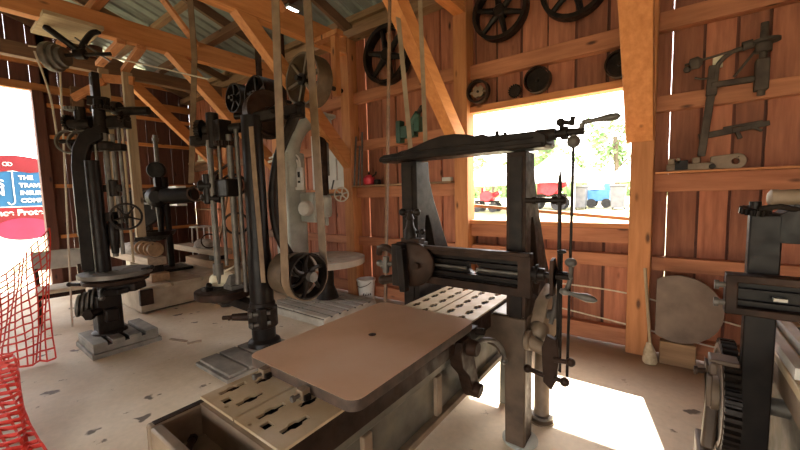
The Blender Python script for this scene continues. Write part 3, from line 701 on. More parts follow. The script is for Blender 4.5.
MB().lathe([(.07, 0), (.085, .02), (.085, .08), (.06, .10)], (-4.98, 1.28, 2.16), Z, 20).bar((-5.12, 1.2, 2.2), (-4.86, 1.40, 2.2), .09, .08).build('spindle_bearing', iron, dp, .01)
MB().tube(smooth([(-4.93, 1.12, .66), (-4.8, 1.06, .64), (-4.72, 1.04, .60)]), .018).ball((-4.70, 1.04, .60), .03).build('table_clamp', steel_dull, dp)
for p0, p1 in (((-5.15, .97, .70), (-5.27, .90, .70)), ((-4.72, 1.42, .83), (-4.66, 1.5, .85))): MB().cyl(p0, p1, .018).ball(p1, .026).build('clamp_handle', iron, dp)

# ================================================================== TALL CAMELBACK DRILL IN THE MIDDLE
cd = thing('camelback_drill', 'tall dark camelback drill with a round black column and big dished top pulley', 'machine', (-3.4, 2.06, 0))
mb = MB().box(-3.60, -3.0, 1.45, 2.25, 0, .035)
for y0, y1 in ((1.47, 1.66), (1.66, 1.85), (1.85, 2.25)): mb.box(-3.58, -3.02, y0 + .012, y1 - .012, .035, .06)
mb.build('base', t_grey, cd, .004)
MB().lathe([(.17, .06), (.16, .10), (.12, .13), (.118, 1.0), (.105, 1.08), (.10, 2.42)], (-3.39, 2.06, 0), Z, 30).build('column', iron_black, cd)
col = MB().lathe([(.14, .25), (.148, .26), (.148, .45), (.13, .47), (.13, .50), (.12, .52)], (-3.39, 2.06, 0), Z, 30).box(-3.30, -3.22, 1.93, 2.0, .28, .48).build('collar', iron, cd, .004)
for z in (.32, .43): MB().cyl((-3.30, 1.90, z), (-3.22, 2.04, z), .02).lathe([(.03, 0), (.03, .03)], (-3.305, 1.89, z), (-.5, -.85, 0), 6).build('bolt', steel_dull, col)
MB().cyl((-3.47, 1.97, .36), (-3.62, 1.85, .36), .045, .035).cyl((-3.62, 1.85, .36), (-3.70, 1.79, .355), .022).cyl((-3.60, 1.80, .36), (-3.63, 1.93, .36), .02).build('clamp_screw', iron_brown, cd)
MB().bar((-3.45, 2.04, .44), (-3.85, 1.98, .48), .12, .10).cyl((-3.93, 1.97, .40), (-3.93, 1.97, .56), .08).build('table_arm', iron, cd, .012)
MB().lathe([(.07, .43), (.24, .515), (.29, .52), (.30, .53), (.30, .595), (.285, .60)], (-3.95, 1.95, 0), Z, 40).build('round_table', iron_brown, cd)
# neck: the curved camelback, from the top bearing round to the column foot
pts = smooth([(-3.12, 2.44, 2.54), (-3.19, 2.37, 2.32), (-3.27, 2.27, 2.02), (-3.31, 2.21, 1.62), (-3.24, 2.2, 1.22), (-3.10, 2.26, .95), (-2.98, 2.30, .84)], 7)
MB().tube(pts, [.055] * 8 + [.05] * (len(pts) - 8), 14).build('curved_neck', iron, cd)
MB().bar((-3.42, 2.1, 2.40), (-3.12, 2.42, 2.50), .16, .10).cyl((-3.60, 2.0, 2.44), (-3.10, 2.42, 2.50), .035).cyl((-3.17, 2.36, 2.47), (-3.09, 2.46, 2.50), .075).cyl((-3.10, 2.44, 2.42), (-3.10, 2.44, 2.58), .055).build('top_bearing', iron, cd, .012)
p = MB().lathe([(.02, .075), (.06, .08), (.075, .04), (.20, .035), (.235, .06), (.245, .06), (.245, -.055), (.23, -.055), (.2, -.01), (.02, -.01)], (-3.37, 2.24, 2.46), (.93, -.1, .12), 44).build('top_pulley', iron_brown, cd)
MB().cyl((-3.37, 2.24, 2.46), (-3.14, 2.21, 2.49), .05, .04).build('pulley_hub', iron, p)
# gear head and spindle side
MB().box(-3.84, -3.62, 1.84, 1.98, 2.18, 2.40).cyl((-3.90, 1.78, 2.30), (-3.55, 2.05, 2.33), .05).cyl((-3.78, 1.86, 2.12), (-3.78, 1.86, 2.48), .06).bar((-3.98, 1.74, 2.20), (-3.74, 1.88, 2.22), .10, .10).build('gear_head', iron, cd, .01)
MB().gear((-3.88, 1.79, 2.30), (.8, .6, 0), .115, .05, 22, .018).build('bevel_gear', iron, cd)
MB().gear((-3.66, 1.92, 2.16), Z, .11, .045, 20, .018).build('crown_gear', iron_brown, cd)
for x, y, r, z0, z1, m in ((-3.79, 1.82, .03, .85, 2.2, steel_dull), (-3.70, 1.87, .018, .9, 2.2, steel_dull), (-3.60, 1.93, .03, .7, 2.25, steel_dull), (-3.53, 1.97, .022, .62, 2.3, steel_dull)):
    MB().cyl((x, y, z0), (x, y, z1), r).build('guide_bar', m, cd)
MB().box(-3.86, -3.52, 1.83, 1.97, 1.62, 1.80).cyl((-3.92, 1.75, 1.74), (-3.80, 1.84, 1.74), .06).cyl((-3.9, 1.76, 1.62), (-3.72, 1.88, 1.60), .045).cyl((-3.84, 1.80, 1.55), (-3.84, 1.80, 1.86), .05).build('sliding_head', iron_black, cd, .015)
MB().ring((-3.95, 1.72, 1.66), (.8, -.5, .2), .085, .068, .02, 24).build('feed_wheel', iron_brown, cd)
MB().cyl((-3.86, 1.78, 1.80), (-3.62, 1.96, 1.98), .014).build('feed_lever', iron_brown, cd)
for z in (1.34, 1.74):
    MB().tube([(-3.62 + .10 * math.cos(t), 1.96 + .08 * math.cos(t), z + .11 * math.sin(t)) for t in [R(20 * i) for i in range(18)]], .012, 8, True).build('chain_loop', iron_brown, cd)
MB().cyl((-3.79, 1.82, .86), (-3.79, 1.82, .70), .035, .012).cyl((-3.79, 1.82, .80), (-3.79, 1.82, .92), .05).build('chuck', steel_dull, cd)
MB().strap([(-3.30, 2.0, 2.30), (-3.27, 1.99, 1.8), (-3.24, 1.99, 1.1), (-3.23, 1.99, .75)], (.045, .02, 0), .008).build('narrow_belt', belt, cd)
# on its table
k = thing('vise_block', 'small grey angled vise block on the round black drill table', 'vise', (-3.83, 2.02, .60))
MB().box(-3.93, -3.76, 1.93, 2.07, .602, .65).build('body', steel_dull, k, .006)
MB().prism([(0, 0), (.13, 0), (.15, .12), (.10, .12)], (-3.92, 1.94, .65), X, Z, (0, .10, 0)).build('jaw', steel_dull, k, .006)
s_ = thing('cloth_bundle', 'pale cream rounded cloth bundle on the far side of the round black drill table', 'bundle', (-4.10, 1.98, .60))
MB().lathe([(.03, 0), (.11, .012), (.135, .06), (.125, .11), (.08, .155), (.02, .17)], (-4.09, 2.0, .604), (0, 0, 1), 22).build('bundle', cream_bag, s_)
MB().tube([(-4.09, 2.0, .75), (-4.0, 2.06, .80), (-3.92, 2.12, .855)], .010).build('stick', cream_bag, s_)
k = thing('scrap_part', 'dark lumpy iron offcut at the front of the round black drill table', 'iron part', (-3.99, 1.80, .60))
MB().box(-4.06, -3.95, 1.75, 1.83, .602, .64).cyl((-4.0, 1.80, .64), (-3.97, 1.80, .675), .03).build('casting', iron, k, .006)

# ================================================================== BELT PULLEY PAIR AND ITS LONG BELT
bp = bpy.data.objects.new('lower_pulley_shaft', None); C.objects.link(bp); bp.parent = cd; bp.empty_display_size = .1
wheel(bp, (-2.92, 2.27, .80), X, .235, .13, .014, .05, 6, iron, .045, True)
MB().ring((-3.14, 2.27, .80), X, .225, .212, .22, 40).build('drum_rim', wood_pulley, bp)
MB().lathe([(.03, -.02), (.212, -.02), (.212, .02), (.03, .02)], (-3.18, 2.27, .80), X, 32).build('drum_disc', iron_black, bp)
MB().cyl((-3.42, 2.27, .80), (-2.83, 2.27, .80), .028).lathe([(.03, 0), (.05, .0), (.05, .06), (.03, .06)], (-2.85, 2.27, .80), X, 16).build('shaft', steel_dull, bp)
MB().bar((-3.36, 2.12, .80), (-3.30, 2.27, .80), .07, .12).cyl((-3.33, 2.27, .80), (-3.25, 2.27, .80), .055).build('bearing_bracket', iron, cd, .006)
by = 2.27; r_ = .243
bx = -2.92; rt_ = .165
loop = [(bx, by - rt_, 4.35), (bx, by - r_, .80)] + [(bx, by - r_ * math.cos(R(a)), .80 - r_ * math.sin(R(a))) for a in range(10, 180, 10)] + [(bx, by + r_, .80), (bx, by + rt_, 4.35)]
tag(MB().strap(loop, (.115, 0, 0), .008).build('drive_belt', belt), 'wide tan leather belt looped under the spoked pulley and running up to the roof', 'belt')

# ================================================================== GREY RADIAL DRILL
gd = thing('grey_drill', 'pale grey drill with a big round cream table and wide slotted floor plate', 'machine', (-4.0, 3.4, 0))
mb = MB().box(-4.5, -3.3, 2.80, 3.78, 0, .09)
ys = [2.80 + .14 * i for i in range(8)]
for a, b in zip(ys, ys[1:]):
    mb.box(-4.5, -3.93, a + .025, b - .022, .09, .118).box(-3.905, -3.3, a + .025, b - .022, .09, .118)
mb.build('base_plate', t_light, gd, .003)
MB().box(-4.48, -3.32, 2.82, 3.76, .0905, .098).build('slot_bottom', iron_black, gd)
MB().lathe([(.16, .12), (.14, .2), (.10, .3), (.10, .56), (.2, .60), (.35, .62)], (-3.95, 3.45, 0), Z, 30).build('table_pedestal', iron, gd)
plate(arc(0, 0, .56, 0, 352, 44), [arc(a, b, .025, 0, 330, 11) for a, b in ((.3, -.2), (0, -.32), (-.3, .1), (.1, .3), (0, 0))] + [[(-.4, -.16), (-.15, -.06), (-.16, -.03), (-.41, -.13)], [(.15, .06), (.4, .16), (.39, .19), (.14, .09)]], (-3.95, 3.45, .63), X, Y, (0, 0, .085), 'round_table', cream_iron, gd, .006)
MB().box(-4.72, -4.38, 3.16, 3.5, .12, 2.25).build('column', grey_paint, gd, .03)
mb = MB().tube(smooth([(-4.45, 3.3, 1.75), (-4.43, 3.3, 2.2), (-4.37, 3.36, 2.48), (-4.25, 3.46, 2.66), (-4.08, 3.6, 2.72)], 7), [.12, .12, .12, .12, .12, .12, .12, .115, .11, .11, .105, .105, .10, .10] + [.10] * 15, 16)
mb.build('curved_arm', grey_paint, gd)
MB().lathe([(.085, -.16), (.10, -.13), (.10, .0), (.13, .01), (.165, .03), (.165, .055), (.06, .075), (.03, .10)], (-4.07, 3.64, 2.72), Z, 28).build('head_cap', grey_paint, gd)
MB().cyl((-4.07, 3.60, 1.60), (-4.07, 3.60, 2.58), .05).build('spindle', iron_brown, gd)
MB().cyl((-4.03, 3.64, 1.9), (-4.03, 3.64, 2.58), .018).build('feed_rack', steel_dull, gd)
MB().lathe([(.03, -.08), (.07, -.06), (.085, 0), (.085, .22), (.06, .25)], (-4.07, 3.60, 1.36), Z, 22).lathe([(.01, -.2), (.03, -.19), (.03, -.08)], (-4.07, 3.60, 1.36), Z, 12).build('quill', grey_paint, gd)
MB().box(-4.42, -4.08, 3.38, 3.62, 1.22, 1.66).build('head_box', grey_paint, gd, .02)
MB().lathe([(.11, 0), (.11, .10), (.09, .13), (.04, .14)], (-4.20, 3.38, 1.43), (.3, -1, 0), 24).box(-4.24, -4.18, 3.24, 3.26, 1.36, 1.42).build('motor_end', cream_iron, gd)
wheel(gd, (-3.80, 3.66, 1.62), (.55, -.83, 0), .11, .02, .02, .025, 6, cream_iron, .022)
MB().cyl((-4.07, 3.6, 1.62), (-3.78, 3.63, 1.62), .016).cyl((-3.93, 3.6, 1.70), (-3.83, 3.55, 1.82), .012).build('wheel_shaft', steel_dull, gd)
sb = MB().box(-4.38, -4.20, 3.29, 3.33, 1.70, 2.02)
sb = sb.build('switch_box', white_p, gd, .015)
MB().box(-4.29, -4.25, 3.28, 3.29, 1.88, 1.96).build('switch', iron, sb)
MB().box(-4.29, -4.25, 3.28, 3.29, 1.80, 1.83).build('switch', iron, sb)
MB().tube(smooth([(-4.72, 3.1, 2.12), (-4.55, 3.2, 2.17), (-4.38, 3.28, 2.16), (-4.31, 3.31, 2.1), (-4.30, 3.31, 2.0)]), .018).tube(smooth([(-4.72, 3.12, 2.18), (-4.5, 3.22, 2.22), (-4.32, 3.3, 2.2), (-4.26, 3.31, 2.1), (-4.255, 3.31, 2.0)]), .014).build('conduit', white_p, gd)
o = thing('gusset_panel', 'pale painted panel with two narrow slots standing against the back wall behind the grey drill', 'panel', (-4.45, 4.0, 1.70))
plate([(-4.9, 1.71), (-4.12, 1.71), (-4.12, 2.08), (-4.62, 2.62), (-4.9, 2.62)], [[(-4.32, 1.85), (-4.28, 1.85), (-4.28, 2.2), (-4.32, 2.2)], [(-4.72, 1.85), (-4.68, 1.85), (-4.68, 2.2), (-4.72, 2.2)]], (0, 4.06, 0), X, Z, (0, .03, 0), 'panel', panel_w, o)
MB().box(-4.92, -4.10, 4.02, 4.102, 1.66, 1.708).build('ledge', pine_x, o)

# ================================================================== MACHINE AT THE FAR RIGHT
rm = thing('gear_planer', 'dark planing machine with a toothed bull gear cut off by the right edge', 'machine', (.6, 2.2, 0))
prof = [(2.09, 0), (2.17, 0), (2.155, .6), (2.15, 1.475), (2.09, 1.475)]
for x in (.28, 1.02): MB().prism(prof, (x, 0, 0), Y, Z, (.10, 0, 0)).build('upright', iron_black, rm, .006)
MB().prism([(.275, 1.475), (.30, 1.49), (.37, 1.485), (.40, 1.50), (.43, 1.40), (1.02, 1.36), (1.02, 1.60), (.50, 1.58), (.45, 1.56), (.42, 1.515), (.38, 1.49)][:1] + [(.37, 1.476), (.372, 1.36), (1.06, 1.34), (1.06, 1.62), (.50, 1.60), (.43, 1.565), (.40, 1.50), (.375, 1.48)], (0, 2.09, 0), X, Z, (0, .15, 0)).build('top_arch', iron_black, rm, .008)
MB().cyl((.34, 2.10, 1.545), (.56, 2.10, 1.555), .032).lathe([(.02, 0), (.036, .01), (.036, .03)], (.33, 2.10, 1.545), X, 18).build('arch_shaft', tan_iron, rm)
MB().gear((.30, 2.13, 1.49), (.1, -.2, 1), .052, .025, 18, .012).cyl((.30, 2.13, 1.475), (.30, 2.13, 1.53), .02).tube(smooth([(.31, 2.1, 1.50), (.36, 2.08, 1.51), (.42, 2.1, 1.50), (.44, 2.12, 1.54)]), .012).build('screw_gear', iron, rm)
xr = plate([(.205, 1.065), (1.15, 1.065), (1.15, 1.232), (.205, 1.232)], [[(.245, 1.095), (1.1, 1.095), (1.1, 1.20), (.245, 1.20)]], (0, 1.985, 0), X, Z, (0, .06, 0), 'cross_rail', iron_brown, rm, .005)
MB().box(.21, 1.14, 2.035, 2.085, 1.07, 1.228).build('rail_web', iron_black, xr)
MB().box(.245, 1.1, 2.005, 2.035, 1.115, 1.123).box(.245, 1.1, 2.005, 2.035, 1.165, 1.173).build('slide_rib', iron_black, xr)
MB().box(.35, .39, 2.0, 2.03, 1.136, 1.148).build('bright_key', cream_iron, xr)
for z in (1.11, 1.185): MB().cyl((.21, 2.0, z), (.175, 1.99, z), .012).lathe([(.02, 0), (.02, .014)], (.17, 1.99, z), X, 12).build('bolt', steel_dull, xr)
g2 = MB().gear((.25, 2.23, .60), X, .265, .055, 46, .022).build('bull_gear', iron, rm)
MB().lathe([(.05, -.05), (.08, -.04), (.08, .04), (.05, .05)], (.235, 2.23, .60), X, 20).build('gear_hub', tan_iron, g2)
MB().ring((.221, 2.23, .60), X, .24, .215, .006, 40).build('gear_web_rim', brown_tan, g2)
MB().prism([(0, 0), (.12, 0), (.12, .03), (.035, .03), (.03, -.12), (0, -.14)], (.155, 1.94, .80), Y, Z, (.022, 0, 0)).box(.165, .262, 1.97, 2.06, .842, .862).box(.165, .19, 1.95, 2.06, .80, .85).build('gear_guard', brown_tan, rm, .006)
MB().cyl((.165, 1.99, .80), (.12, 1.97, .80), .010).lathe([(.018, 0), (.018, .012)], (.115, 1.968, .80), X, 12).build('guard_bolt', iron_brown, rm)
MB().box(.15, .21, 2.12, 2.34, .0, .34).bar((.19, 2.2, .33), (.205, 2.23, .58), .05, .06).build('gear_bracket', brown_tan, rm, .012)
plate([(.395, 1.5), (1.01, 1.5), (1.01, 2.95), (.395, 2.95)], [slot(.52 + .13 * i, 1.72 + .2 * j, .09, .012) for i in range(4) for j in range(6)], (0, 0, .83), X, Y, (0, 0, .04), 'table', table_iron, rm, .004)
MB().box(.40, .43, 1.5, 2.95, .73, .829).box(.975, 1.005, 1.5, 2.95, .73, .829).box(.43, .975, 1.5, 2.95, .72, .735).build('table_skirt', tan_iron, rm)
MB().box(.40, .435, 1.9, 2.9, .871, .915).build('table_strip', table_pale, rm)
MB().box(.47, .51, 1.9, 2.9, .871, .92).build('table_strip', table_pale, rm)
MB().box(.46, .95, 1.55, 3.2, .12, .72).box(.5, .6, 1.6, 1.8, 0, .12).box(.5, .6, 2.9, 3.1, 0, .12).box(.8, .9, 1.6, 1.8, 0, .12).box(.8, .9, 2.9, 3.1, 0, .12).build('bed', olive_grey, rm, .008)
MB().cyl((.23, 2.23, .60), (.9, 2.23, .60), .04).build('gear_shaft', steel_dull, rm)

# ================================================================== TIMBER CRIBBING, BENCH AND SMALL DRILL IN THE LEFT MIDDLE
sl = thing('slotted_bed', 'long tan slotted iron bed lying on the floor under the stacked boards', 'machine bed', (-6.6, 2.3, 0))
mb = MB().box(-7.6, -5.87, 1.72, 3.4, .03, .33)
for a, b in ((1.72, 2.12), (2.15, 2.55), (2.58, 2.98), (3.01, 3.4)): mb.box(-7.6, -5.87, a, b, .33, .38)
mb.build('casting', tan_dust, sl, .006)
MB().box(-5.865, -5.80, 1.70, 1.86, .14, .36).build('end_lug', iron_brown, sl, .006)
MB().box(-7.5, -5.95, 1.8, 3.3, 0, .03).build('foot', iron_brown, sl)
for x0, x1, y0, y1, z0, z1, lb, m in ((-7.5, -6.10, 1.95, 2.2, .382, .50, 'brown squared board lying along the front of the slotted bed', pine_old), (-7.4, -6.15, 2.95, 3.25, .382, .52, 'squared brown board behind the front one on the slotted bed', pine_old), (-8.05, -6.2, 1.95, 2.2, .615, .74, 'long weathered beam across the top of the stack, front one', grey_wood_x), (-7.9, -6.2, 2.95, 3.25, .615, .72, 'long weathered beam across the top of the stack, back one', grey_wood_x)):
    tag(MB().box(x0, x1, y0, y1, z0, z1).build('timber_board', m, None, .008), lb, 'board', 'boards stacked on the slotted bed')
for x, y, z0, lb, m in ((-7.15, 2.07, .502, 'pale square spacer block between the front boards, farther left', cream_bag), (-6.35, 2.07, .502, 'dark square spacer block between the front boards near their end', iron), (-6.45, 3.10, .522, 'spacer block under the back beam of the stack, hidden in shade', iron)):
    tag(MB().box(x - .11, x + .11, y - .1, y + .1, z0, .613).build('spacer_block', m, None, .006), lb, 'block', 'spacer blocks in the board stack')
def sack(x, y, z, sx, sy, sz, lb, m):
    mb = MB(); n = 20; b = []
    ps = [(1, 0), (1.02, .25), (.9, .6), (.6, .9), (.2, 1.0)]
    rnd = random.Random(int(x * 100)); wob = [1 + rnd.uniform(-.13, .13) for _ in range(n)]
    vsx = []; fs = []
    for q, (r, h) in enumerate(ps):
        for i in range(n):
            t = 2 * PI * i / n; k = wob[(i + q * 2) % n]
            vsx.append((x + sx * r * k * math.cos(t), y + sy * r * k * math.sin(t), z + sz * h * (1 + .12 * math.sin(3 * t + q))))
    for q in range(len(ps) - 1):
        for i in range(n): fs.append((q * n + i, q * n + (i + 1) % n, (q + 1) * n + (i + 1) % n, (q + 1) * n + i))
    fs.append(tuple((len(ps) - 1) * n + i for i in range(n))); fs.append(tuple(range(n))[::-1])
    tag(mb.add(vsx, fs).build('sack', m, None, 0, 60), lb, 'sack', 'sacks on the stacked beams')
sack(-7.25, 2.08, .742, .36, .17, .15, 'crumpled grey cloth sack on the front beam beside the wooden spools', sack_m)
sack(-6.85, 3.08, .722, .27, .16, .14, 'grey folded sack on the back beam behind the wooden spools', sack_m)
for x, y, lb in ((-6.62, 2.05, 'wooden spool on its side on the front beam, farther from the beam end'), (-6.33, 2.08, 'wooden spool on its side nearest the end of the front beam')):
    k = thing('wooden_spool', lb, 'spool', (x, y, .74), 0, 'wooden spools on the beam')
    for d in (-.10, .08): MB().lathe([(.105, 0), (.11, .005), (.11, .02), (.105, .025)], (x + d, y, .855), X, 26).build('flange', pine_old, k)
    MB().cyl((x - .09, y, .855), (x + .09, y, .855), .075).build('barrel', sack_m, k)
k = thing('iron_ring', 'thin iron ring leaning on the back sack', 'ring', (-6.5, 3.0, .722))
MB().ring((-6.5, 3.0, .86), (.9, -.3, .25), .135, .115, .02, 28).build('ring', iron_brown, k)

sd_ = thing('bench_drill', 'small black pillar drill with a silver motor behind the stacked boards', 'machine', (-5.97, 2.2, 0))
sx, sy = -7.0, 2.56
bpx = V((sx, sy, 0))
sd_.location = (sx, sy, .38); sd_.matrix_basis = M.Translation((sx, sy, .38))
MB().box(sx - .24, sx + .28, sy - .22, sy + .24, .382, .43).build('base', iron, sd_, .01)
MB().cyl((sx, sy, .43), (sx, sy, 2.0), .05).build('pillar', iron_black, sd_)
MB().cyl((sx - .1, sy - .06, 1.95), (sx - .1, sy - .06, 2.72), .035).lathe([(.05, 0), (.05, .05)], (sx - .1, sy - .06, 2.62), Z, 16).build('spindle', steel_dull, sd_)
MB().lathe([(.06, -.05), (.14, -.05), (.15, 0), (.14, .05), (.06, .05)], (sx - .1, sy - .08, 2.12), (.75, -.6, 0), 26).lathe([(.1, -.12), (.17, -.10), (.18, .06), (.1, .12)], (sx - .02, sy - .12, 1.66), (.75, -.6, 0), 26).bar((sx - .05, sy - .08, 1.5), (sx - .08, sy - .08, 2.0), .10, .12).build('head', iron_black, sd_, .01)
mo = MB().cyl((sx + .06, sy - .06, 1.68), (sx + .52, sy + .22, 1.68), .13).cyl((sx + .52, sy + .22, 1.68), (sx + .55, sy + .24, 1.68), .11).build('motor', iron_black, sd_)
for a in (.16, .34): MB().box(sx + .16, sx + .46, sy - .02, sy + .14, 1.80 if a < .3 else 1.50, 1.835 if a < .3 else 1.535).build('motor_plate', white_p, mo, .005)
MB().ring((sx - .38, sy - .16, 1.70), (.75, -.6, .2), .10, .08, .02, 22).build('feed_wheel', steel_dull, sd_)
MB().cyl((sx - .38, sy - .16, 1.70), (sx - .05, sy - .06, 1.68), .018).cyl((sx - .5, sy - .24, 1.56), (sx - .2, sy - .1, 1.54), .018).cyl((sx - .3, sy - .12, 1.45), (sx - .28, sy - .12, 1.62), .022).build('feed_lever', steel_dull, sd_)
MB().lathe([(.03, .95), (.04, 1.0), (.05, 1.3), (.06, 1.5)], (sx - .05, sy - .1, 0), Z, 16).build('quill', iron_black, sd_)
MB().lathe([(.05, .9), (.12, .92), (.26, 1.0), (.29, 1.07), (.27, 1.07), (.2, 1.0), (.02, .97)], (sx - .18, sy - .12, 0), Z, 30).bar((sx, sy, .95), (sx - .18, sy - .12, .93), .08, .06).build('dished_table', iron, sd_)
k = thing('disc_grinder', 'big dark disc wheel standing behind the upright drill press', 'machine', (-6.75, 2.05 + 1.0, 0))
gx_, gy_ = -7.35, 2.72
k.location = (gx_, gy_, 0); k.matrix_basis = M.Translation((gx_, gy_, 0))
gx_, gy_ = -8.3, 2.55
k.location = (gx_, gy_, 0); k.matrix_basis = M.Translation((gx_, gy_, 0))
MB().lathe([(.1, -.05), (.36, -.05), (.38, 0), (.36, .05), (.1, .05)], (gx_, gy_, 1.45), (.8, -.6, 0), 36).build('disc', iron_black, k)
MB().prism([(-.25, 0), (.25, 0), (.10, 1.4), (-.10, 1.4)], (gx_ - .1, gy_ + .05, 0), (.6, .8, 0), Z, (-.1, .08, 0)).build('stand', iron, k, .01)

# pale wooden frame hanging from the tie beam behind the upright drill
k = thing('hanging_countershaft', 'pale plank hanger with a short shaft under the tie beam behind the drill press', 'frame', (-6.45, 1.85, 3.3))
MB().box(-6.75, -6.68, 1.70, 1.82, 1.15, 3.55).build('post', grey_wood_z, k, .004)
MB().box(-6.46, -6.38, 1.90, 2.02, 1.05, 3.48).build('post', grey_wood_z, k, .004)
MB().bar((-6.78, 1.68, 3.42), (-6.34, 2.02, 3.36), .04, .12).build('crosspiece', pine_x, k, .004)
MB().bar((-6.78, 1.74, 3.62), (-5.78, 1.74, 3.68), .10, .06).bar((-6.5, 1.96, 3.52), (-5.78, 1.96, 3.675), .10, .06).build('arm', pine_x, k, .004)
MB().bar((-7.0, 1.45, 3.12), (-6.66, 1.75, 3.36), .05, .10).build('bracket', pine_x, k, .004)
MB().cyl((-6.8, 1.6, 2.95), (-6.2, 2.1, 2.95), .035).lathe([(.09, 0), (.10, .02), (.09, .10)], (-6.5, 1.78, 2.95), (.77, .64, 0), 20).build('countershaft', iron, k)

# ================================================================== CHAIR
ch = thing('chair', 'old chair with a grey padded back and tan seat by the doorway', 'chair', (-6.72, 1.06, 0), R(-8)); ch.scale = (1.05, 1.1, 1)
L = dict(local=True)
MB().box(-.22, .24, -.23, .23, .40, .455).build('seat', chair_t, ch, .02, **L)
for sx_ in (-1, 1):
    MB().bar((.20, .20 * sx_, .40), (.22, .21 * sx_, 0), .035, .035, X).build('leg', iron_brown, ch, .003, **L)
    MB().bar((-.22, .20 * sx_, .70), (-.19, .20 * sx_, .38), .035, .03, X).bar((-.19, .20 * sx_, .40), (-.27, .21 * sx_, 0), .035, .035, X).build('leg', iron_brown, ch, .003, **L)
MB().box(.185, .205, -.20, .20, .34, .40).build('apron', iron_brown, ch, .003, **L)
MB().box(-.2, -.18, -.2, .2, .34, .40).build('apron', iron_brown, ch, .003, **L)
mb = MB(); bk = []
for i in range(9):
    a = -1 + i / 4; bk.append((-.26 + .05 * (1 - a * a) * -1, .24 * a))
vsb = [(x, y, z) for z in (.66, .93) for x, y in bk] + [(x + .045, y, z) for z in (.66, .93) for x, y in bk]
fs = []
for i in range(8): fs += [(i, i + 1, 10 + i, 9 + i), (18 + i, 27 + i, 28 + i, 19 + i), (i, 18 + i, 19 + i, i + 1), (9 + i, 10 + i, 28 + i, 27 + i)]
fs += [(0, 9, 27, 18), (8, 26, 35, 17)]
MB().add(vsb, fs).build('backrest', chair_g, ch, .02, **L)
tag_ = MB().box(-.214, -.208, .06, .11, .80, .85).build('patch', cream_iron, ch, **L)

# ================================================================== ORANGE SAFETY NETTING
def net(name, c00, c10, c01, c11, nu, nv, sag, lb, seed, th=.010, fold=0):
    rnd = random.Random(seed); c00, c10, c01, c11 = map(V, (c00, c10, c01, c11))
    g = {}
    for i in range(nu + 1):
        for j in range(nv + 1):
            u, v = i / nu, j / nv
            p = (c00 * (1 - u) + c10 * u) * (1 - v) + (c01 * (1 - u) + c11 * u) * v
            p = p + V((math.sin(u * 9 + v * 3) * fold + rnd.uniform(-.012, .012), math.sin(u * 13 + v * 5 + 1) * fold * .7, -sag * math.sin(PI * u) * (1 - v) + rnd.uniform(-.01, .01)))
            p.z = max(p.z, .012); g[i, j] = p
    mb = MB()
    for j in range(nv + 1):
        mb.strap([g[i, j] for i in range(nu + 1)], (0, .2 * th, th * 1.5), .004)
    for i in range(nu + 1):
        mb.strap([g[i, j] for j in range(nv + 1)], (th * .8, th * .8, 0), .004)
    return tag(mb.build(name, plastic_o), lb, 'netting')
nt_ = net('safety_netting', (-5.98, .27, .60), (-6.25, .92, 1.28), (-5.1, .12, .03), (-4.9, .68, .03), 13, 15, .06, 'orange plastic safety netting stretched from the door jamb down to the floor', 3, .0125, .03)
MB().tube([(-6.25, .92, 1.28), (-9.56, 1.42, 1.13)], .006, 6).build('tie_cord', plastic_o, nt_)
net('safety_netting', (-4.75, .02, .42), (-4.38, .33, .33), (-3.2, .02, .02), (-3.1, .34, .02), 9, 18, .05, 'bunched orange safety netting lying nearest the camera in the bottom corner', 5, .019, .035)

# ================================================================== OVERHEAD: PULLEYS, HANGER, BELTS
k = thing('wooden_line_pulley', 'large wide wooden line pulley between the paired tan belts, high up', 'pulley', (-3.5, 2.95, 2.94))
MB().ring((-3.60, 2.87 + .12, 3.02), Y, .315, .292, .22, 44).build('rim', wood_pulley, k)
mb = MB()
for i in range(6):
    t = PI * i / 3 + .2; mb.bar((-3.60, 2.92, 3.02), (-3.60 + .30 * math.cos(t), 2.92, 3.02 + .30 * math.sin(t)), .035, .05, Y)
mb.build('spokes', wood_pulley, k)
MB().cyl((-3.60, 2.80, 3.02), (-3.60, 3.55, 3.02), .03).lathe([(.07, 0), (.07, .12)], (-3.60, 2.87, 3.02), Y, 18).build('shaft', iron, k)
MB().box(-3.64, -3.56, 3.42, 3.50, 2.93, 3.72).box(-3.98, -3.5, 3.40, 3.52, 3.70, 3.76).build('hanger_arm', pine_z, k)
for x, y, z, r, lb in ((-4.37, 2.74, 2.95, .24, 'dark flat-belt drum above the camelback drill, nearer its top pulley'), (-5.12, 2.86, 3.06, .21, 'smaller dark flat-belt drum beside the bigger one under the tie beam')):
    k = thing('hanging_drum', lb, 'pulley', (x, y, z), 0, 'dark belt drums over the camelback drill')
    MB().ring((x, y + .13, z), Y, r, r - .015, .30, 36).build('rim', iron, k)
    mb = MB()
    for i in range(5):
        t = 2 * PI * i / 5 + .4; mb.bar((x, y + .02, z), (x + (r - .01) * math.cos(t), y + .02, z + (r - .01) * math.sin(t)), .03, .035, Y)
    mb.build('spokes', iron, k)
    MB().cyl((x, y - .08, z), (x, y + .55, z), .025).lathe([(.05, 0), (.05, .10)], (x, y - .04, z), Y, 16).build('shaft', iron, k)
    MB().box(x - .035, x + .035, y + .40, y + .46, z, 3.98).build('hanger_arm', iron_brown, k)
k = thing('cone_pulley_hanger', 'pale board under the beam carrying a black iron hanger and stepped pulley', 'pulley', (-5.95, 1.3, 3.7))
MB().box(-6.36, -5.60, .98, 1.52, 3.70, 3.745).build('board', yellow_board, k, .004)
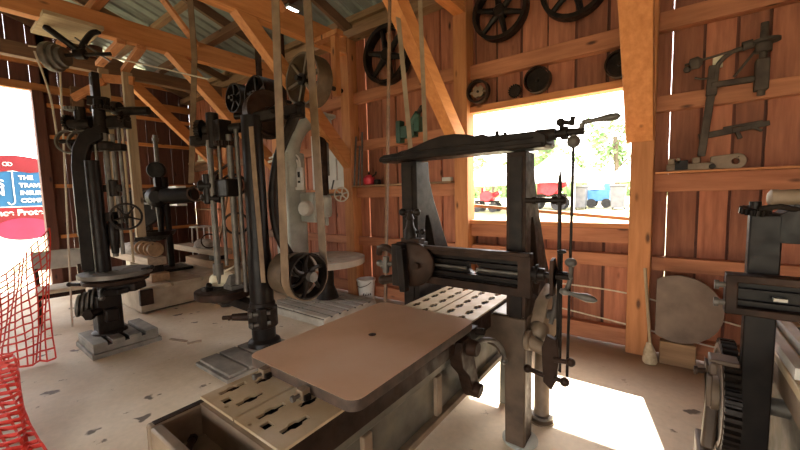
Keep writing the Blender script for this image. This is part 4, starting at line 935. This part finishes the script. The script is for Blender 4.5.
MB().tube(smooth([(-5.98, 1.05, 3.69), (-5.93, 1.15, 3.6), (-5.87, 1.3, 3.47), (-5.87, 1.33, 3.42)]), .038).tube(smooth([(-5.66, 1.48, 3.69), (-5.74, 1.42, 3.66), (-5.84, 1.36, 3.55), (-5.87, 1.33, 3.45)]), .034).lathe([(.05, -.06), (.065, -.05), (.065, .05), (.05, .06)], (-5.87, 1.33, 3.43), (.75, .65, 0), 18).build('hanger', iron_black, k)
MB().cyl((-6.25, 1.0, 3.40), (-5.6, 1.56, 3.43), .022).build('shaft', iron, k)
mb = MB().lathe([(.03, .0), (.17, 0), (.175, .035), (.17, .07), (.14, .075), (.14, .13), (.11, .135), (.11, .19), (.03, .19)], (-6.14, 1.09, 3.39), (.75, .65, .03), 32)
mb.build('stepped_pulley', steel_dull, k)
MB().tube([(-5.9, 1.3, 3.62), (-5.62, 1.56, 3.34)], .012).build('oil_arm', steel_dull, k)
# round cords
for p, lb in (([(-6.25, 1.20, 3.38), (-6.20, 1.15, 2.4), (-6.05, 1.02, .02)], 'pale round cord hanging from the stepped pulley, farther from the drill'), ([(-6.0, .94, 3.38), (-5.93, 1.02, 2.9), (-5.66, 1.0, 2.35), (-5.55, .98, 2.3)], 'pale round cord from the stepped pulley down to the drill rings')):
    tag(MB().tube(smooth(p, 4), .011, 8).build('hanging_rope', rope_m), lb, 'cord', 'cords of the stepped pulley')
tag(MB().tube([(-6.7, 1.0, 3.64), (-6.2, 1.70, 3.58), (-5.6, 2.2, 3.40), (-5.1, 2.5, 3.24)], .010, 8).build('hanging_rope', rope_m), 'thin pale cord running sideways under the tie beam to the drums', 'cord')
tag(MB().strap([(-5.44, 2.49, 4.6), (-5.44, 2.49, 3.6), (-5.39, 2.30, 1.83)], (.06, .05, 0), .012).build('hanging_belt', belt), 'single tan strap hanging from the roof in front of the small bench drill', 'belt')
tag(MB().strap([(-2.06, 2.78, 4.35), (-2.06, 2.78, 3.39), (-1.93, 2.76, 2.05), (-1.80, 2.62, .79)], (.036, .024, 0), .008).build('hanging_belt', belt_pale), 'pale crossed belt above the planer top beam, the strand on the grey drill side', 'belt', 'pale belts of the planer')
tag(MB().strap([(-1.90, 2.93, 4.35), (-1.90, 2.93, 3.38), (-1.87, 2.93, 2.05), (-1.72, 2.72, .79)], (.034, .024, 0), .008).build('hanging_belt', belt_pale), 'pale crossed belt above the planer top beam, the strand on the window side', 'belt', 'pale belts of the planer')
k = thing('belt_shifter_pole', 'thin brown wooden belt shifter pole with round knobs beside the planer', 'pole', (-1.75, 2.14, 0))
MB().bar((-1.74, 2.05, 0), (-1.78, 2.36, 3.8), .02, .018, X).build('pole', dark_x, k)
for z, r in ((1.19, .03), (1.05, .028)): MB().ball((-1.765, 2.13 if z > 1.1 else 2.12, z), r).cyl((-1.83, 2.13, z), (-1.70, 2.12, z), .01).build('knob', steel_dull, k)

# ================================================================== ON THE BACK WALL
def hung(x, z, r, w, n, lb, m=iron, y=None, group='pulleys hung on the back wall', curved=False):
    y = 4.095 - w / 2 if y is None else y
    k = thing('hanging_pulley', lb, 'pulley', (x, y, z), 0, group)
    wheel(k, (x, y, z), Y, r, w, r * .13, r * .22, 6, m, r * .2, curved)
    MB().cyl((x, y, z), (x, 4.199, z), .015).build('spike', iron_brown, k)
hung(-1.56, 3.60, .31, .12, 6, 'large dark six-spoked pulley hung high on the wall, nearest the post left of the window', iron)
hung(-.80, 3.61, .32, .12, 6, 'large dark spoked pulley hung high on the wall above the window', iron)
hung(-3.17, 3.52, .39, .14, 6, 'largest dark spoked pulley hung behind the pale belts and the knee brace', iron)
k = thing('hanging_flange', 'small iron ring with a square cross plate resting over the left end of the window', 'pulley', (-1.83, 4.05, 2.78))
MB().ring((-1.83, 4.04, 2.78), Y, .135, .112, .08, 32).build('rim', iron_brown, k)
MB().prism([(-.07, -.03), (-.03, -.07), (0, -.05), (.03, -.07), (.07, -.03), (.05, 0), (.07, .03), (.03, .07), (0, .05), (-.03, .07), (-.07, .03), (-.05, 0)], (-1.83, 4.03, 2.78), X, Z, (0, .03, 0)).cyl((-1.94, 4.06, 2.78), (-1.72, 4.06, 2.78), .015).build('cross_plate', tan_iron, k)
MB().cyl((-1.83, 4.03, 2.78), (-1.83, 4.02, 2.78), .015).cyl((-1.83, 4.06, 2.78), (-1.83, 4.199, 2.78), .012).build('bolt', iron, k)
k = thing('hanging_gear', 'tiny dark gear wheel on the ledge over the window beside the iron disc', 'gear', (-1.40, 4.06, 2.71))
MB().gear((-1.40, 4.06, 2.712), Y, .072, .05, 16, .014).cyl((-1.40, 4.03, 2.712), (-1.40, 4.199, 2.712), .018).build('gear', iron, k)
def disc(x, z, r, lb):
    k = thing('hanging_disc', lb, 'pulley', (x, 4.05, z), 0, 'iron discs over the window')
    MB().ring((x, 4.04, z), Y, r, r - .014, .09, 34).build('rim', iron_brown, k)
    MB().lathe([(.02, -.02), (r - .02, -.02), (r - .02, .0), (.02, .0)], (x, 4.04, z), (0, -1, 0), 30).build('web', iron, k)
    MB().cyl((x, 4.0, z), (x, 4.199, z), .02).build('hub', iron, k)
disc(-1.15, 2.775, .137, 'iron disc pulley standing on the ledge over the middle of the window')
disc(-.40, 2.765, .125, 'iron disc pulley over the window tucked behind the post with the knee brace')

# shelf on the middle girt behind the planer, with its load
sh = tag(MB().box(-3.88, -2.16, 3.96, 4.095, 1.725, 1.75).build('wall_shelf', pine_old, None, .003), 'narrow plank shelf along the wall behind the planer', 'shelf')
k = thing('oil_can', 'small round red oil can on the plank shelf', 'can', (-3.58, 4.03, 1.75))
MB().lathe([(.05, .0), (.075, .01), (.09, .05), (.085, .10), (.05, .14), (.02, .15)], (-3.58, 4.03, 1.751), Z, 22).build('body', red_p, k)
MB().cyl((-3.58, 4.03, 1.90), (-3.58, 4.03, 1.95), .02, .01).tube(smooth([(-3.56, 4.03, 1.86), (-3.46, 4.03, 1.90), (-3.44, 4.03, 1.94)]), .012).build('spout', iron, k)
k = thing('grease_pot', 'small dark pot beside the red oil can on the plank shelf', 'pot', (-3.42, 4.03, 1.75))
MB().lathe([(.045, 0), (.05, .01), (.05, .07), (.04, .075)], (-3.42, 4.03, 1.751), Z, 18).build('pot', iron, k)
tag(MB().box(-2.32, -2.20, 4.0, 4.08, 1.751, 1.80).cyl((-2.30, 4.04, 1.775), (-2.18, 4.02, 1.775), .02).build('shelf_block', cream_iron, None, .004), 'small pale block at the window end of the plank shelf', 'block')
for i, (x, h, t) in enumerate(((-3.87, 2.5, .02), (-3.80, 2.35, .035), (-3.74, 2.55, .05))):
    tag(MB().cyl((x + t, 3.985, 1.751), (x, 4.085, h), .014).build('steel_bar', steel_dull), ['thin upright bar on the plank shelf touching the post', 'shortest thin upright bar on the plank shelf', 'tallest thin upright bar on the plank shelf, nearest the red can'][i], 'bar', 'bars standing on the plank shelf')
k = thing('wall_vise', 'dark green iron tool mounted on the girt behind the pale belts', 'tool', (-2.83, 4.05, 2.5))
MB().box(-2.98, -2.72, 3.98, 4.09, 2.36, 2.52).box(-3.02, -2.94, 3.97, 4.08, 2.3, 2.6).build('body', green_p, k, .012)
MB().box(-2.72, -2.64, 3.98, 4.08, 2.42, 2.62).cyl((-2.80, 4.02, 2.52), (-2.66, 4.0, 2.66), .045).build('jaw', green_p, k, .01)
MB().cyl((-2.70, 4.02, 2.62), (-2.62, 4.0, 2.70), .03).ball((-2.60, 4.0, 2.71), .04).build('handle', iron, k)
# the old overhead drill frame mounted on the right part of the wall
dusty_b = mottled('dusty_brown_iron', [(.3, (.045, .034, .027)), (.7, (.10, .078, .06))], 9, .65, .1, .2)
k = thing('wall_mounted_drill', 'old grey-brown hand-feed drill frame mounted high on the wall above the shelf girt', 'tool', (.4, 4.05, 2.3))
y0 = 4.02
MB().bar((.22, y0 + .05, 1.86), (.265, y0 + .05, 2.38), .05, .055, X).bar((.265, y0 + .04, 2.36), (.275, y0 + .04, 2.60), .07, .07, X).build('upright_bar', dusty_b, k, .006)
MB().bar((.26, y0 + .02, 2.44), (.56, y0 + .02, 2.44), .05, .045).box(.52, .60, y0 - .03, y0 + .06, 2.34, 2.58).build('lower_arm', dusty_b, k, .008)
MB().tube(smooth([(.28, y0 + .02, 2.48), (.30, y0 + .02, 2.60), (.38, y0 + .02, 2.68), (.50, y0 + .02, 2.70)]), .018).tube([(.40, y0 + .02, 2.48), (.52, y0 + .02, 2.66)], .010).build('curved_arm', dusty_b, k)
MB().cyl((.56, y0, 2.30), (.56, y0, 2.85), .024).cyl((.56, y0, 2.63), (.56, y0, 2.73), .05).lathe([(.03, 0), (.085, .01), (.085, .03), (.03, .04)], (.57, y0, 2.69), Z, 22).cyl((.44, y0, 2.70), (.50, y0, 2.71), .035).build('spindle', dusty_b, k)
MB().cyl((.08, y0, 2.64), (.46, y0, 2.695), .009).lathe([(.02, 0), (.045, .01), (.05, .06), (.02, .09)], (.11, y0, 2.635), (1, 0, .12), 16).ball((.10, y0, 2.60), .028).build('crank_rod', dusty_b, k)
MB().tube(smooth([(.26, y0, 2.50), (.20, y0, 2.50), (.15, y0, 2.52)]), .008).build('hook', dusty_b, k)
MB().box(.265, .33, y0 + .03, y0 + .06, 2.58, 2.68).build('tag_block', cream_bag, k, .004)
k = thing('hanging_clamp_bar', 'long thin tapered iron bar hung on the wall below the drill frame', 'tool', (.4, 4.1, 2.07))
MB().bar((.20, 4.16, 2.035), (.42, 4.16, 2.065), .04, .05).bar((.42, 4.16, 2.06), (.64, 4.16, 2.10), .03, .04).bar((.36, 4.15, 2.09), (.6, 4.15, 2.115), .02, .02).bar((.45, 4.15, 2.05), (.47, 4.15, 1.99), .03, .03).bar((.53, 4.15, 2.08), (.60, 4.15, 2.04), .015, .02).build('bar', dusty_b, k, .004)
k = thing('bench_tool', 'dusty old slide tool with a round eye lying along the girt shelf on the wall', 'tool', (.2, 4.06, 1.725))
MB().box(-.02, .30, 4.01, 4.09, 1.742, 1.80).box(-.01, .04, 4.0, 4.09, 1.80, 1.85).box(.05, .08, 4.0, 4.09, 1.80, 1.855).box(.16, .21, 4.0, 4.09, 1.80, 1.85).build('slide_body', tan_iron, k, .006)
plate([(.28, -.05), (.40, -.06)] + arc(.44, 0, .065, -80, 80, 10) + [(.40, .06), (.28, .05)], [arc(.435, 0, .025, 0, 340, 17)], (0, 4.02, 1.80), X, Z, (0, .05, 0), 'eye_end', tan_iron, k, .004)
MB().cyl((.29, 3.99, 1.765), (.29, 4.02, 1.765), .022).build('pin', iron, k)
MB().box(.04, .13, 4.0, 4.01, 1.75, 1.83).build('slide_block', iron, k)
tag(MB().box(-.10, 3.3, 3.98, 4.098, 1.722, 1.741).build('wall_shelf', pine_x, None, .003), 'thin shelf board on top of the girt right of the window post', 'shelf')
k = thing('round_lid', 'big brown round iron lid leaning on the wall under the shelf girt', 'lid', (.15, 4.0, 0))
tilt = V((0, .10, .995))
ol = arc(0, 0, .30, -124, 124, 34)
plate(ol, [], (.11, 3.95, .515) , X, tilt, (0, .025, 0), 'lid', rust_disk, k, .004)
MB().box(-.02, .24, 3.92, 4.0, 0, .212).build('prop_block', pine_old, k, .006)
k = thing('string_mop', 'worn mop with a thin wooden handle leaning by the right side of the window post', 'mop', (-.02, 3.95, 0))
MB().cyl((-.085, 3.87, .14), (-.15, 3.96, .86), .013).build('handle', grey_wood_z, k)
MB().lathe([(.05, 0), (.06, .02), (.045, .12), (.02, .19)], (-.085, 3.86, .002), (-.06, .08, 1), 12).build('mop_head', bristle_m, k)
# pipes and cords strung low along the wall
tag(MB().tube(smooth([(-1.95, 4.07, .62), (-1.2, 4.05, .60), (-.3, 4.05, .58), (.5, 4.05, .42), (1.4, 4.06, .30)]), .008, 8).build('hanging_wire', rope_m), 'thin pale cord strung low along the back wall under the window', 'cord')
tag(MB().tube([(-1.95, 4.06, .42), (-.9, 4.05, .33), (-.3, 4.05, .27), (.3, 4.05, .20), (1.2, 4.05, .12)], .008, 8).build('hanging_wire', rope_m), 'second thin cord slanting below the first along the base of the wall', 'cord')
# far-left shelf and what stands around it
tag(MB().box(-9.0, -7.85, 3.80, 4.095, 2.42, 2.45).build('wall_shelf', pine_old, None, .003), 'plank shelf in the dark far corner of the shed', 'shelf')
tag(MB().box(-9.0, -7.85, 3.85, 4.095, 1.35, 1.38).build('wall_shelf', pine_old, None, .003), 'lower plank shelf in the dark far corner of the shed', 'shelf')
k = thing('grinder', 'tan old hand grinder on the plank shelf in the far corner', 'tool', (-8.5, 3.95, 2.45))
MB().box(-8.72, -8.22, 3.88, 4.02, 2.452, 2.50).box(-8.70, -8.64, 3.9, 4.0, 2.50, 2.62).box(-8.32, -8.26, 3.9, 4.0, 2.50, 2.62).build('stand', cream_bag, k, .006)
MB().cyl((-8.66, 3.93, 2.74), (-8.20, 3.97, 2.72), .11, .09).box(-8.86, -8.6, 3.88, 3.98, 2.78, 2.86).box(-8.60, -8.34, 3.9, 4.0, 2.6, 2.66).build('housing', cream_bag, k, .01)
for x, z, r, lb, y in ((-7.98, 1.98, .23, 'round brown ring wheel hung in the far corner under the plank shelf', None), (-7.35, 1.9, .16, 'small round brown ring hung on the wall left of the camelback drill head', None), (-7.35, 3.0, .2, 'brown ring pulley hung high behind the knee brace of the far bay', None)):
    k = thing('hanging_ring', lb, 'ring', (x, 4.05, z), 0, 'rings hung in the far corner')
    MB().ring((x, 4.04, z), Y, r, r * .78, .10, 32).build('rim', iron_brown, k)
    MB().cyl((x, 4.0, z + r * .74), (x, 4.199, z + r * .74), .015).build('peg', iron, k)
for p0, p1, lb in (((-7.5, 3.5, 0), (-7.62, 4.07, 2.1), 'leaning wooden pole in the far corner, steeper one'), ((-6.75, 3.75, 0), (-7.5, 4.07, 1.75), 'leaning wooden pole slanting across the far corner')):
    tag(MB().cyl(p0, p1, .02).build('wooden_pole', pine_old), lb, 'pole', 'poles in the far corner')
k = thing('cabinet_frame_stool', 'small pale wire stool standing in the far corner behind the sacks', 'stool', (-7.9, 3.3, 0))
k.name = 'wire_stool'
for a in (-1, 1):
    for b in (-1, 1): MB().cyl((-8.05 + .14 * a, 3.55 + .14 * b, 0), (-8.05 + .12 * a, 3.55 + .12 * b, 1.0), .014).build('leg', white_p, k)
MB().box(-8.21, -7.89, 3.39, 3.71, 1.0, 1.03).build('seat', white_p, k, .005)
# white pail
k = thing('pail', 'white plastic pail with a dark round label on the floor behind the planer', 'bucket', (-3.66, 3.93, 0))
MB().lathe([(.105, 0), (.112, .01), (.135, .31), (.145, .315), (.145, .34), (.132, .34), (.128, .31), (.10, .02), (0, .02)], (-3.62, 3.93, 0), Z, 28).build('body', white_p, k)
lb_ = MB(); n_ = 8
for i in range(n_ + 1):
    t = R(-75 + 60 * i / n_)
    for z, q in ((.11, .1195), (.22, .1268)): lb_.v.append(V((-3.62 + q * math.cos(t), 3.93 + q * math.sin(t), z)))
lb_.f = [(2 * i, 2 * i + 2, 2 * i + 3, 2 * i + 1) for i in range(n_)]
lb_.build('label_patch', iron, k)
MB().tube(smooth([(-3.76, 3.93, .33), (-3.72, 3.83, .27), (-3.62, 3.785, .24), (-3.52, 3.83, .27), (-3.48, 3.93, .33)]), .005, 6).build('handle', steel_dull, k)
# debris by the drill base
for i, (x, y, z, a, lb) in enumerate(((-4.42, 1.62, .0, 20, 'longest dark scrap of wood on the floor beside the drill base'), (-4.2, 1.70, .0, 70, 'short scrap of wood on the floor beyond the drill base'), (-5.45, .98, 0, -30, 'pale wood splinter on the floor between the netting and the drill base'))):
    d = V((math.cos(R(a)), math.sin(R(a)), 0)) * (.12 if i == 0 else .07)
    tag(MB().bar(V((x, y, .008)) - d, V((x, y, .008)) + d, .03, .014).build('wood_scrap', grey_wood_x), lb, 'scrap', 'scraps on the floor')

# glowing panel added under the roof in place of a bright eave gap
k = thing('roof_gap_glow', 'small square glowing panel standing in for the bright eave gap near the back wall', 'roof gap', (-4.6, 3.6, 4.40))
MB().box(-4.74, -4.48, 3.42, 3.62, 4.36, 4.40).build('housing', grey_paint, k)
MB().box(-4.72, -4.50, 3.44, 3.60, 4.345, 4.36).build('glow_face', emis('gap_glow', (1, .97, .9), 6), k)

# ================================================================== OUTSIDE, THROUGH THE WINDOW
def canopy(name, x0, x1, y0, y1, eave, peak, lb):
    k = thing(name, lb, 'tent', ((x0 + x1) / 2, (y0 + y1) / 2, gz(0, y0)), 0, 'white canopies outside the window')
    xm, ym = (x0 + x1) / 2, (y0 + y1) / 2
    MB().add([(x0, y0, eave), (x1, y0, eave), (x1, y1, eave), (x0, y1, eave), (xm, ym, peak), (x0, y0, eave - .3), (x1, y0, eave - .3), (x1, y1, eave - .3), (x0, y1, eave - .3)],
             [(0, 1, 4), (1, 2, 4), (2, 3, 4), (3, 0, 4), (0, 5, 6, 1), (1, 6, 7, 2), (2, 7, 8, 3), (3, 8, 5, 0)]).build('canopy_top', canvas_w, k)
    for x in (x0 + .05, x1 - .05):
        for y in (y0 + .05, y1 - .05): MB().cyl((x, y, gz(x, y) - .02), (x, y, eave - .02), .04).build('pole', white_p, k)
    return k
canopy('canopy_tent', -9.6, -6.5, 18, 22, 2.25, 3.35, 'white canopy tent outside, left of the planer upright, over the smaller red engine')
canopy('canopy_tent', -6.3, -3.7, 19.5, 24, 2.3, 3.9, 'white canopy tent outside, right of the planer upright, over the bigger red engine')
canopy('canopy_tent', -2.9, -.2, 23.2, 26.5, 2.3, 3.1, 'white canopy tent outside beside the window post over the blue machine')
def engine(x, y, s, lb):
    z = gz(x, y)
    k = thing('farm_engine', lb, 'engine', (x, y, z), 0, 'red engines under the canopies')
    def P(a, b, c): return (x + a * s, y + b * s, z + c * s)
    mb = MB()
    MB().box(x - .45 * s, x + .5 * s, y - .25 * s, y + .25 * s, z + .75 * s, z + 1.25 * s).cyl(P(-.35, 0, 1.2), P(-.35, 0, 1.6), .09 * s).cyl(P(.45, 0, 1.1), P(.8, 0, 1.25), .16 * s).build('engine_block', red_p, k, .05 * s)
    MB().lathe([(.08 * s, -.1 * s), (.36 * s, -.08 * s), (.36 * s, .08 * s), (.08 * s, .1 * s)], P(.15, -.4, 1.05), Y, 24).build('flywheel', red_p, k)
    MB().box(x - .8 * s, x + .8 * s, y - .22 * s, y + .22 * s, z + .62 * s, z + .74 * s).build('cart_frame', iron, k)
    for a in (-.55, .55):
        for b in (-.42, .42): MB().ring(P(a, b, .32), Y, .32 * s, .24 * s, .1 * s, 20).lathe([(.04 * s, -.03 * s), (.25 * s, -.02 * s), (.25 * s, .02 * s), (.04 * s, .03 * s)], P(a, b, .32), Y, 16).build('cart_wheel', tyre_m, k)
engine(-8.2, 19.2, .85, 'smaller red engine on a cart under the left canopy outside')
engine(-5.25, 20.5, 1.15, 'bigger red engine on a cart just right of the planer upright outside')
for x, lb in ((-3.75, 'dark grey bin outside on the grass left of the blue machine'), (-2.0, 'dark grey bin outside on the grass beside the window post')):
    k = thing('wheelie_bin', lb, 'bin', (x, 21, gz(x, 21)), 0, 'grey bins outside')
    z = gz(x, 21)
    MB().prism([(-.28, .08), (.28, .08), (.34, 1.15), (-.34, 1.15)], (x, 20.7, z), X, Z, (0, .6, 0)).build('body', bin_m, k, .03)
    MB().box(x - .37, x + .37, 20.66, 21.34, z + 1.15, z + 1.23).build('lid', bin_m, k, .02)
    for a in (-.25, .25): MB().cyl((x + a - .03, 21.25, z + .1), (x + a + .03, 21.25, z + .1), .1).build('wheel', tyre_m, k)
z = gz(-2.9, 22)
k = thing('blue_machine', 'blue machine with a white tank outside between the two grey bins', 'machine', (-2.9, 22, z))
MB().box(-3.5, -2.45, 21.6, 22.3, z + .35, z + .95).box(-2.7, -2.3, 21.7, 22.2, z + .9, z + 1.3).build('body', blue_p, k, .04)
MB().lathe([(.1, 0), (.38, .02), (.40, .1), (.40, .62), (.3, .72), (.1, .76)], (-3.15, 21.9, z + .95), Z, 22).build('tank', white_p, k)
for x in (-3.3, -2.6):
    for y in (21.6, 22.25): MB().cyl((x, y - .06, z + .24), (x, y + .06, z + .24), .24).build('wheel', tyre_m, k)
def tree(x, y, h, r, lb, m, seed, n=900):
    rnd = random.Random(seed); z = gz(x, y)
    k = thing('tree', lb, 'tree', (x, y, z), 0, 'trees beyond the canopies')
    tm = MB().tube(smooth([(x, y, z - .1), (x + .1, y, z + h * .3), (x - .05, y, z + h * .75)]), [.22 * h / 6] * 7 + [.15 * h / 6] * 6, 8)
    for i in range(6):
        t = i * 1.05; tm.tube([(x, y, z + h * (.35 + .05 * i)), (x + r * .6 * math.cos(t), y + r * .6 * math.sin(t), z + h * (.55 + .05 * i))], .06, 6)
    tm.build('trunk', bark, k)
    mb = MB(); cl = [(V((x + r * .75 * rnd.uniform(-1, 1), y + r * .75 * rnd.uniform(-1, 1), z + h * rnd.uniform(.42, .9))), r * rnd.uniform(.3, .5)) for _ in range(16)]
    for i in range(n):
        c, cr = cl[i % 16]; d = V((rnd.gauss(0, 1), rnd.gauss(0, 1), rnd.gauss(0, 1))).normalized(); p = c + d * cr * rnd.uniform(.55, 1.05)
        u = V((rnd.gauss(0, 1), rnd.gauss(0, 1), rnd.gauss(0, .6))).normalized(); w_ = u.cross(d).normalized(); s_ = rnd.uniform(.12, .26)
        mb.add([p - u * s_, p + w_ * s_ * .6, p + u * s_, p - w_ * s_ * .6], [(0, 1, 2, 3)])
    mb.build('crown', m, k)
for i, (x, y, h, r, lb) in enumerate(((-3.4, 33, 6.6, 2.1, 'tallest pale green tree outside, beside the window post'), (-6.6, 28, 4.9, 1.7, 'shorter pale green tree outside, right of the hanging ball and rod'), (-10.2, 38, 4.6, 2.0, 'low pale tree outside above the bigger red engine'), (-14.8, 36, 4.6, 2.2, 'pale tree outside at the left edge of the window'), (3.4, 36, 7.0, 2.4, 'tree outside hidden partly by the window post'))):
    tree(x, y, h, r, lb, leaf_m if i % 2 == 0 else leaf_m2, 11 + i)
hg = MB(); rnd = random.Random(5)
for i in range(2600):
    x = rnd.uniform(-50, 8); p = V((x, 44 + rnd.uniform(-1, 1) + .0 * x, 1.0 + rnd.uniform(-.6, 1.6)))
    u = V((rnd.gauss(0, 1), rnd.gauss(0, .6), rnd.gauss(0, 1))).normalized(); w_ = u.cross(V((0, 1, .2))).normalized(); s_ = rnd.uniform(.25, .5)
    hg.add([p - u * s_, p + w_ * s_ * .7, p + u * s_, p - w_ * s_ * .7], [(0, 1, 2, 3)])
tag(hg.build('hedge_foliage', leaf_m2), 'low pale green hedge row far beyond the canopies', 'hedge', None, 'stuff')
# ================================================================== OUTSIDE, THROUGH THE DOORWAY
sg = thing('insurance_sign', 'red and blue umbrella shaped insurance sign board standing outside the doorway', 'sign', (-14, 1.45, -.14))
XS = -14.0
dome = [(-.95, 0)] + [(.95 * math.cos(R(180 - 180 * i / 20)), .46 * math.sin(R(180 * i / 20))) for i in range(1, 20)] + [(.95, 0)]
sc_ = []
MB().prism(dome + [(.64, .05), (.32, 0), (0, .05), (-.32, 0), (-.64, .05)], (XS, 1.52, 2.44), Y, Z, (-.06, 0, 0)).build('umbrella_top', red_sign, sg)
MB().box(XS - .05, XS - .01, .45, 2.62, 1.52, 2.47).build('blue_panel', blue_sign, sg)
MB().box(XS - .05, XS, .35, 2.7, .80, 1.52).build('red_panel', red_sign, sg)
MB().box(XS - .055, XS + .001, .35, 2.7, 1.515, 1.535).build('white_rule', white_p, sg)
MB().prism([(.55 * math.cos(R(10 * i)), .30 * math.sin(R(10 * i))) for i in range(36)], (XS, 1.62, .92), Y, Z, (.012, 0, 0)).build('pink_oval', pink_sign, sg)
MB().tube(smooth([(XS + .01, 1.50, 2.46), (XS + .01, 1.50, 1.9), (XS + .01, 1.50, 1.68), (XS + .01, 1.46, 1.60), (XS + .01, 1.40, 1.60), (XS + .01, 1.37, 1.66)]), .013).build('umbrella_handle', white_p, sg)
MB().tube([(XS + .01, 1.40 + .05 * math.cos(R(20 * i)), 2.66 + .045 * math.sin(R(20 * i))) for i in range(18)], .008, 6, True).build('emblem', white_p, sg)
MB().tube([(XS + .01, 1.47 + .05 * math.cos(R(20 * i)), 2.66 + .045 * math.sin(R(20 * i))) for i in range(18)], .008, 6, True).build('emblem', white_p, sg)
for y in (.6, 2.5): MB().box(XS - .12, XS - .05, y - .04, y + .04, -.16, 2.3).build('post', white_p, sg)
def letters(txt, y, z, size, ax='LEFT', shear=0):
    cu = bpy.data.curves.new('lettering', 'FONT'); cu.body = txt; cu.size = size; cu.align_x = ax; cu.extrude = .004; cu.shear = shear; cu.offset = .006
    ob = bpy.data.objects.new('lettering', cu); C.objects.link(ob)
    dg = bpy.context.evaluated_depsgraph_get(); me = bpy.data.meshes.new_from_object(ob.evaluated_get(dg)); me.name = 'lettering'
    bpy.data.objects.remove(ob)
    mi = worldmat(sg).inverted()
    for v in me.vertices: v.co = mi @ V((XS + .006 + v.co.z, y + v.co.x, z + v.co.y))
    link('lettering', me, white_p, sg)
for i, t in enumerate(('THE', 'TRAVELERS', 'INSURANCE', 'COMPANY')): letters(t, 1.61, 2.26 - .205 * i, .15)
for i, t in enumerate(('', 'S', 'N', '')):
    if t: letters(t, 1.34, 2.24 - .20 * i, .30, 'RIGHT')
letters('Insurance Protection', .60, 1.30, .22)
letters('The', 1.42, .86, .22, 'LEFT', .3)
k = canopy('canopy_tent', -24, -17, -3, 3.2, 2.9, 4.2, 'long white canopy outside the doorway behind the insurance sign'); k['group'] = 'white canopy outside the doorway'
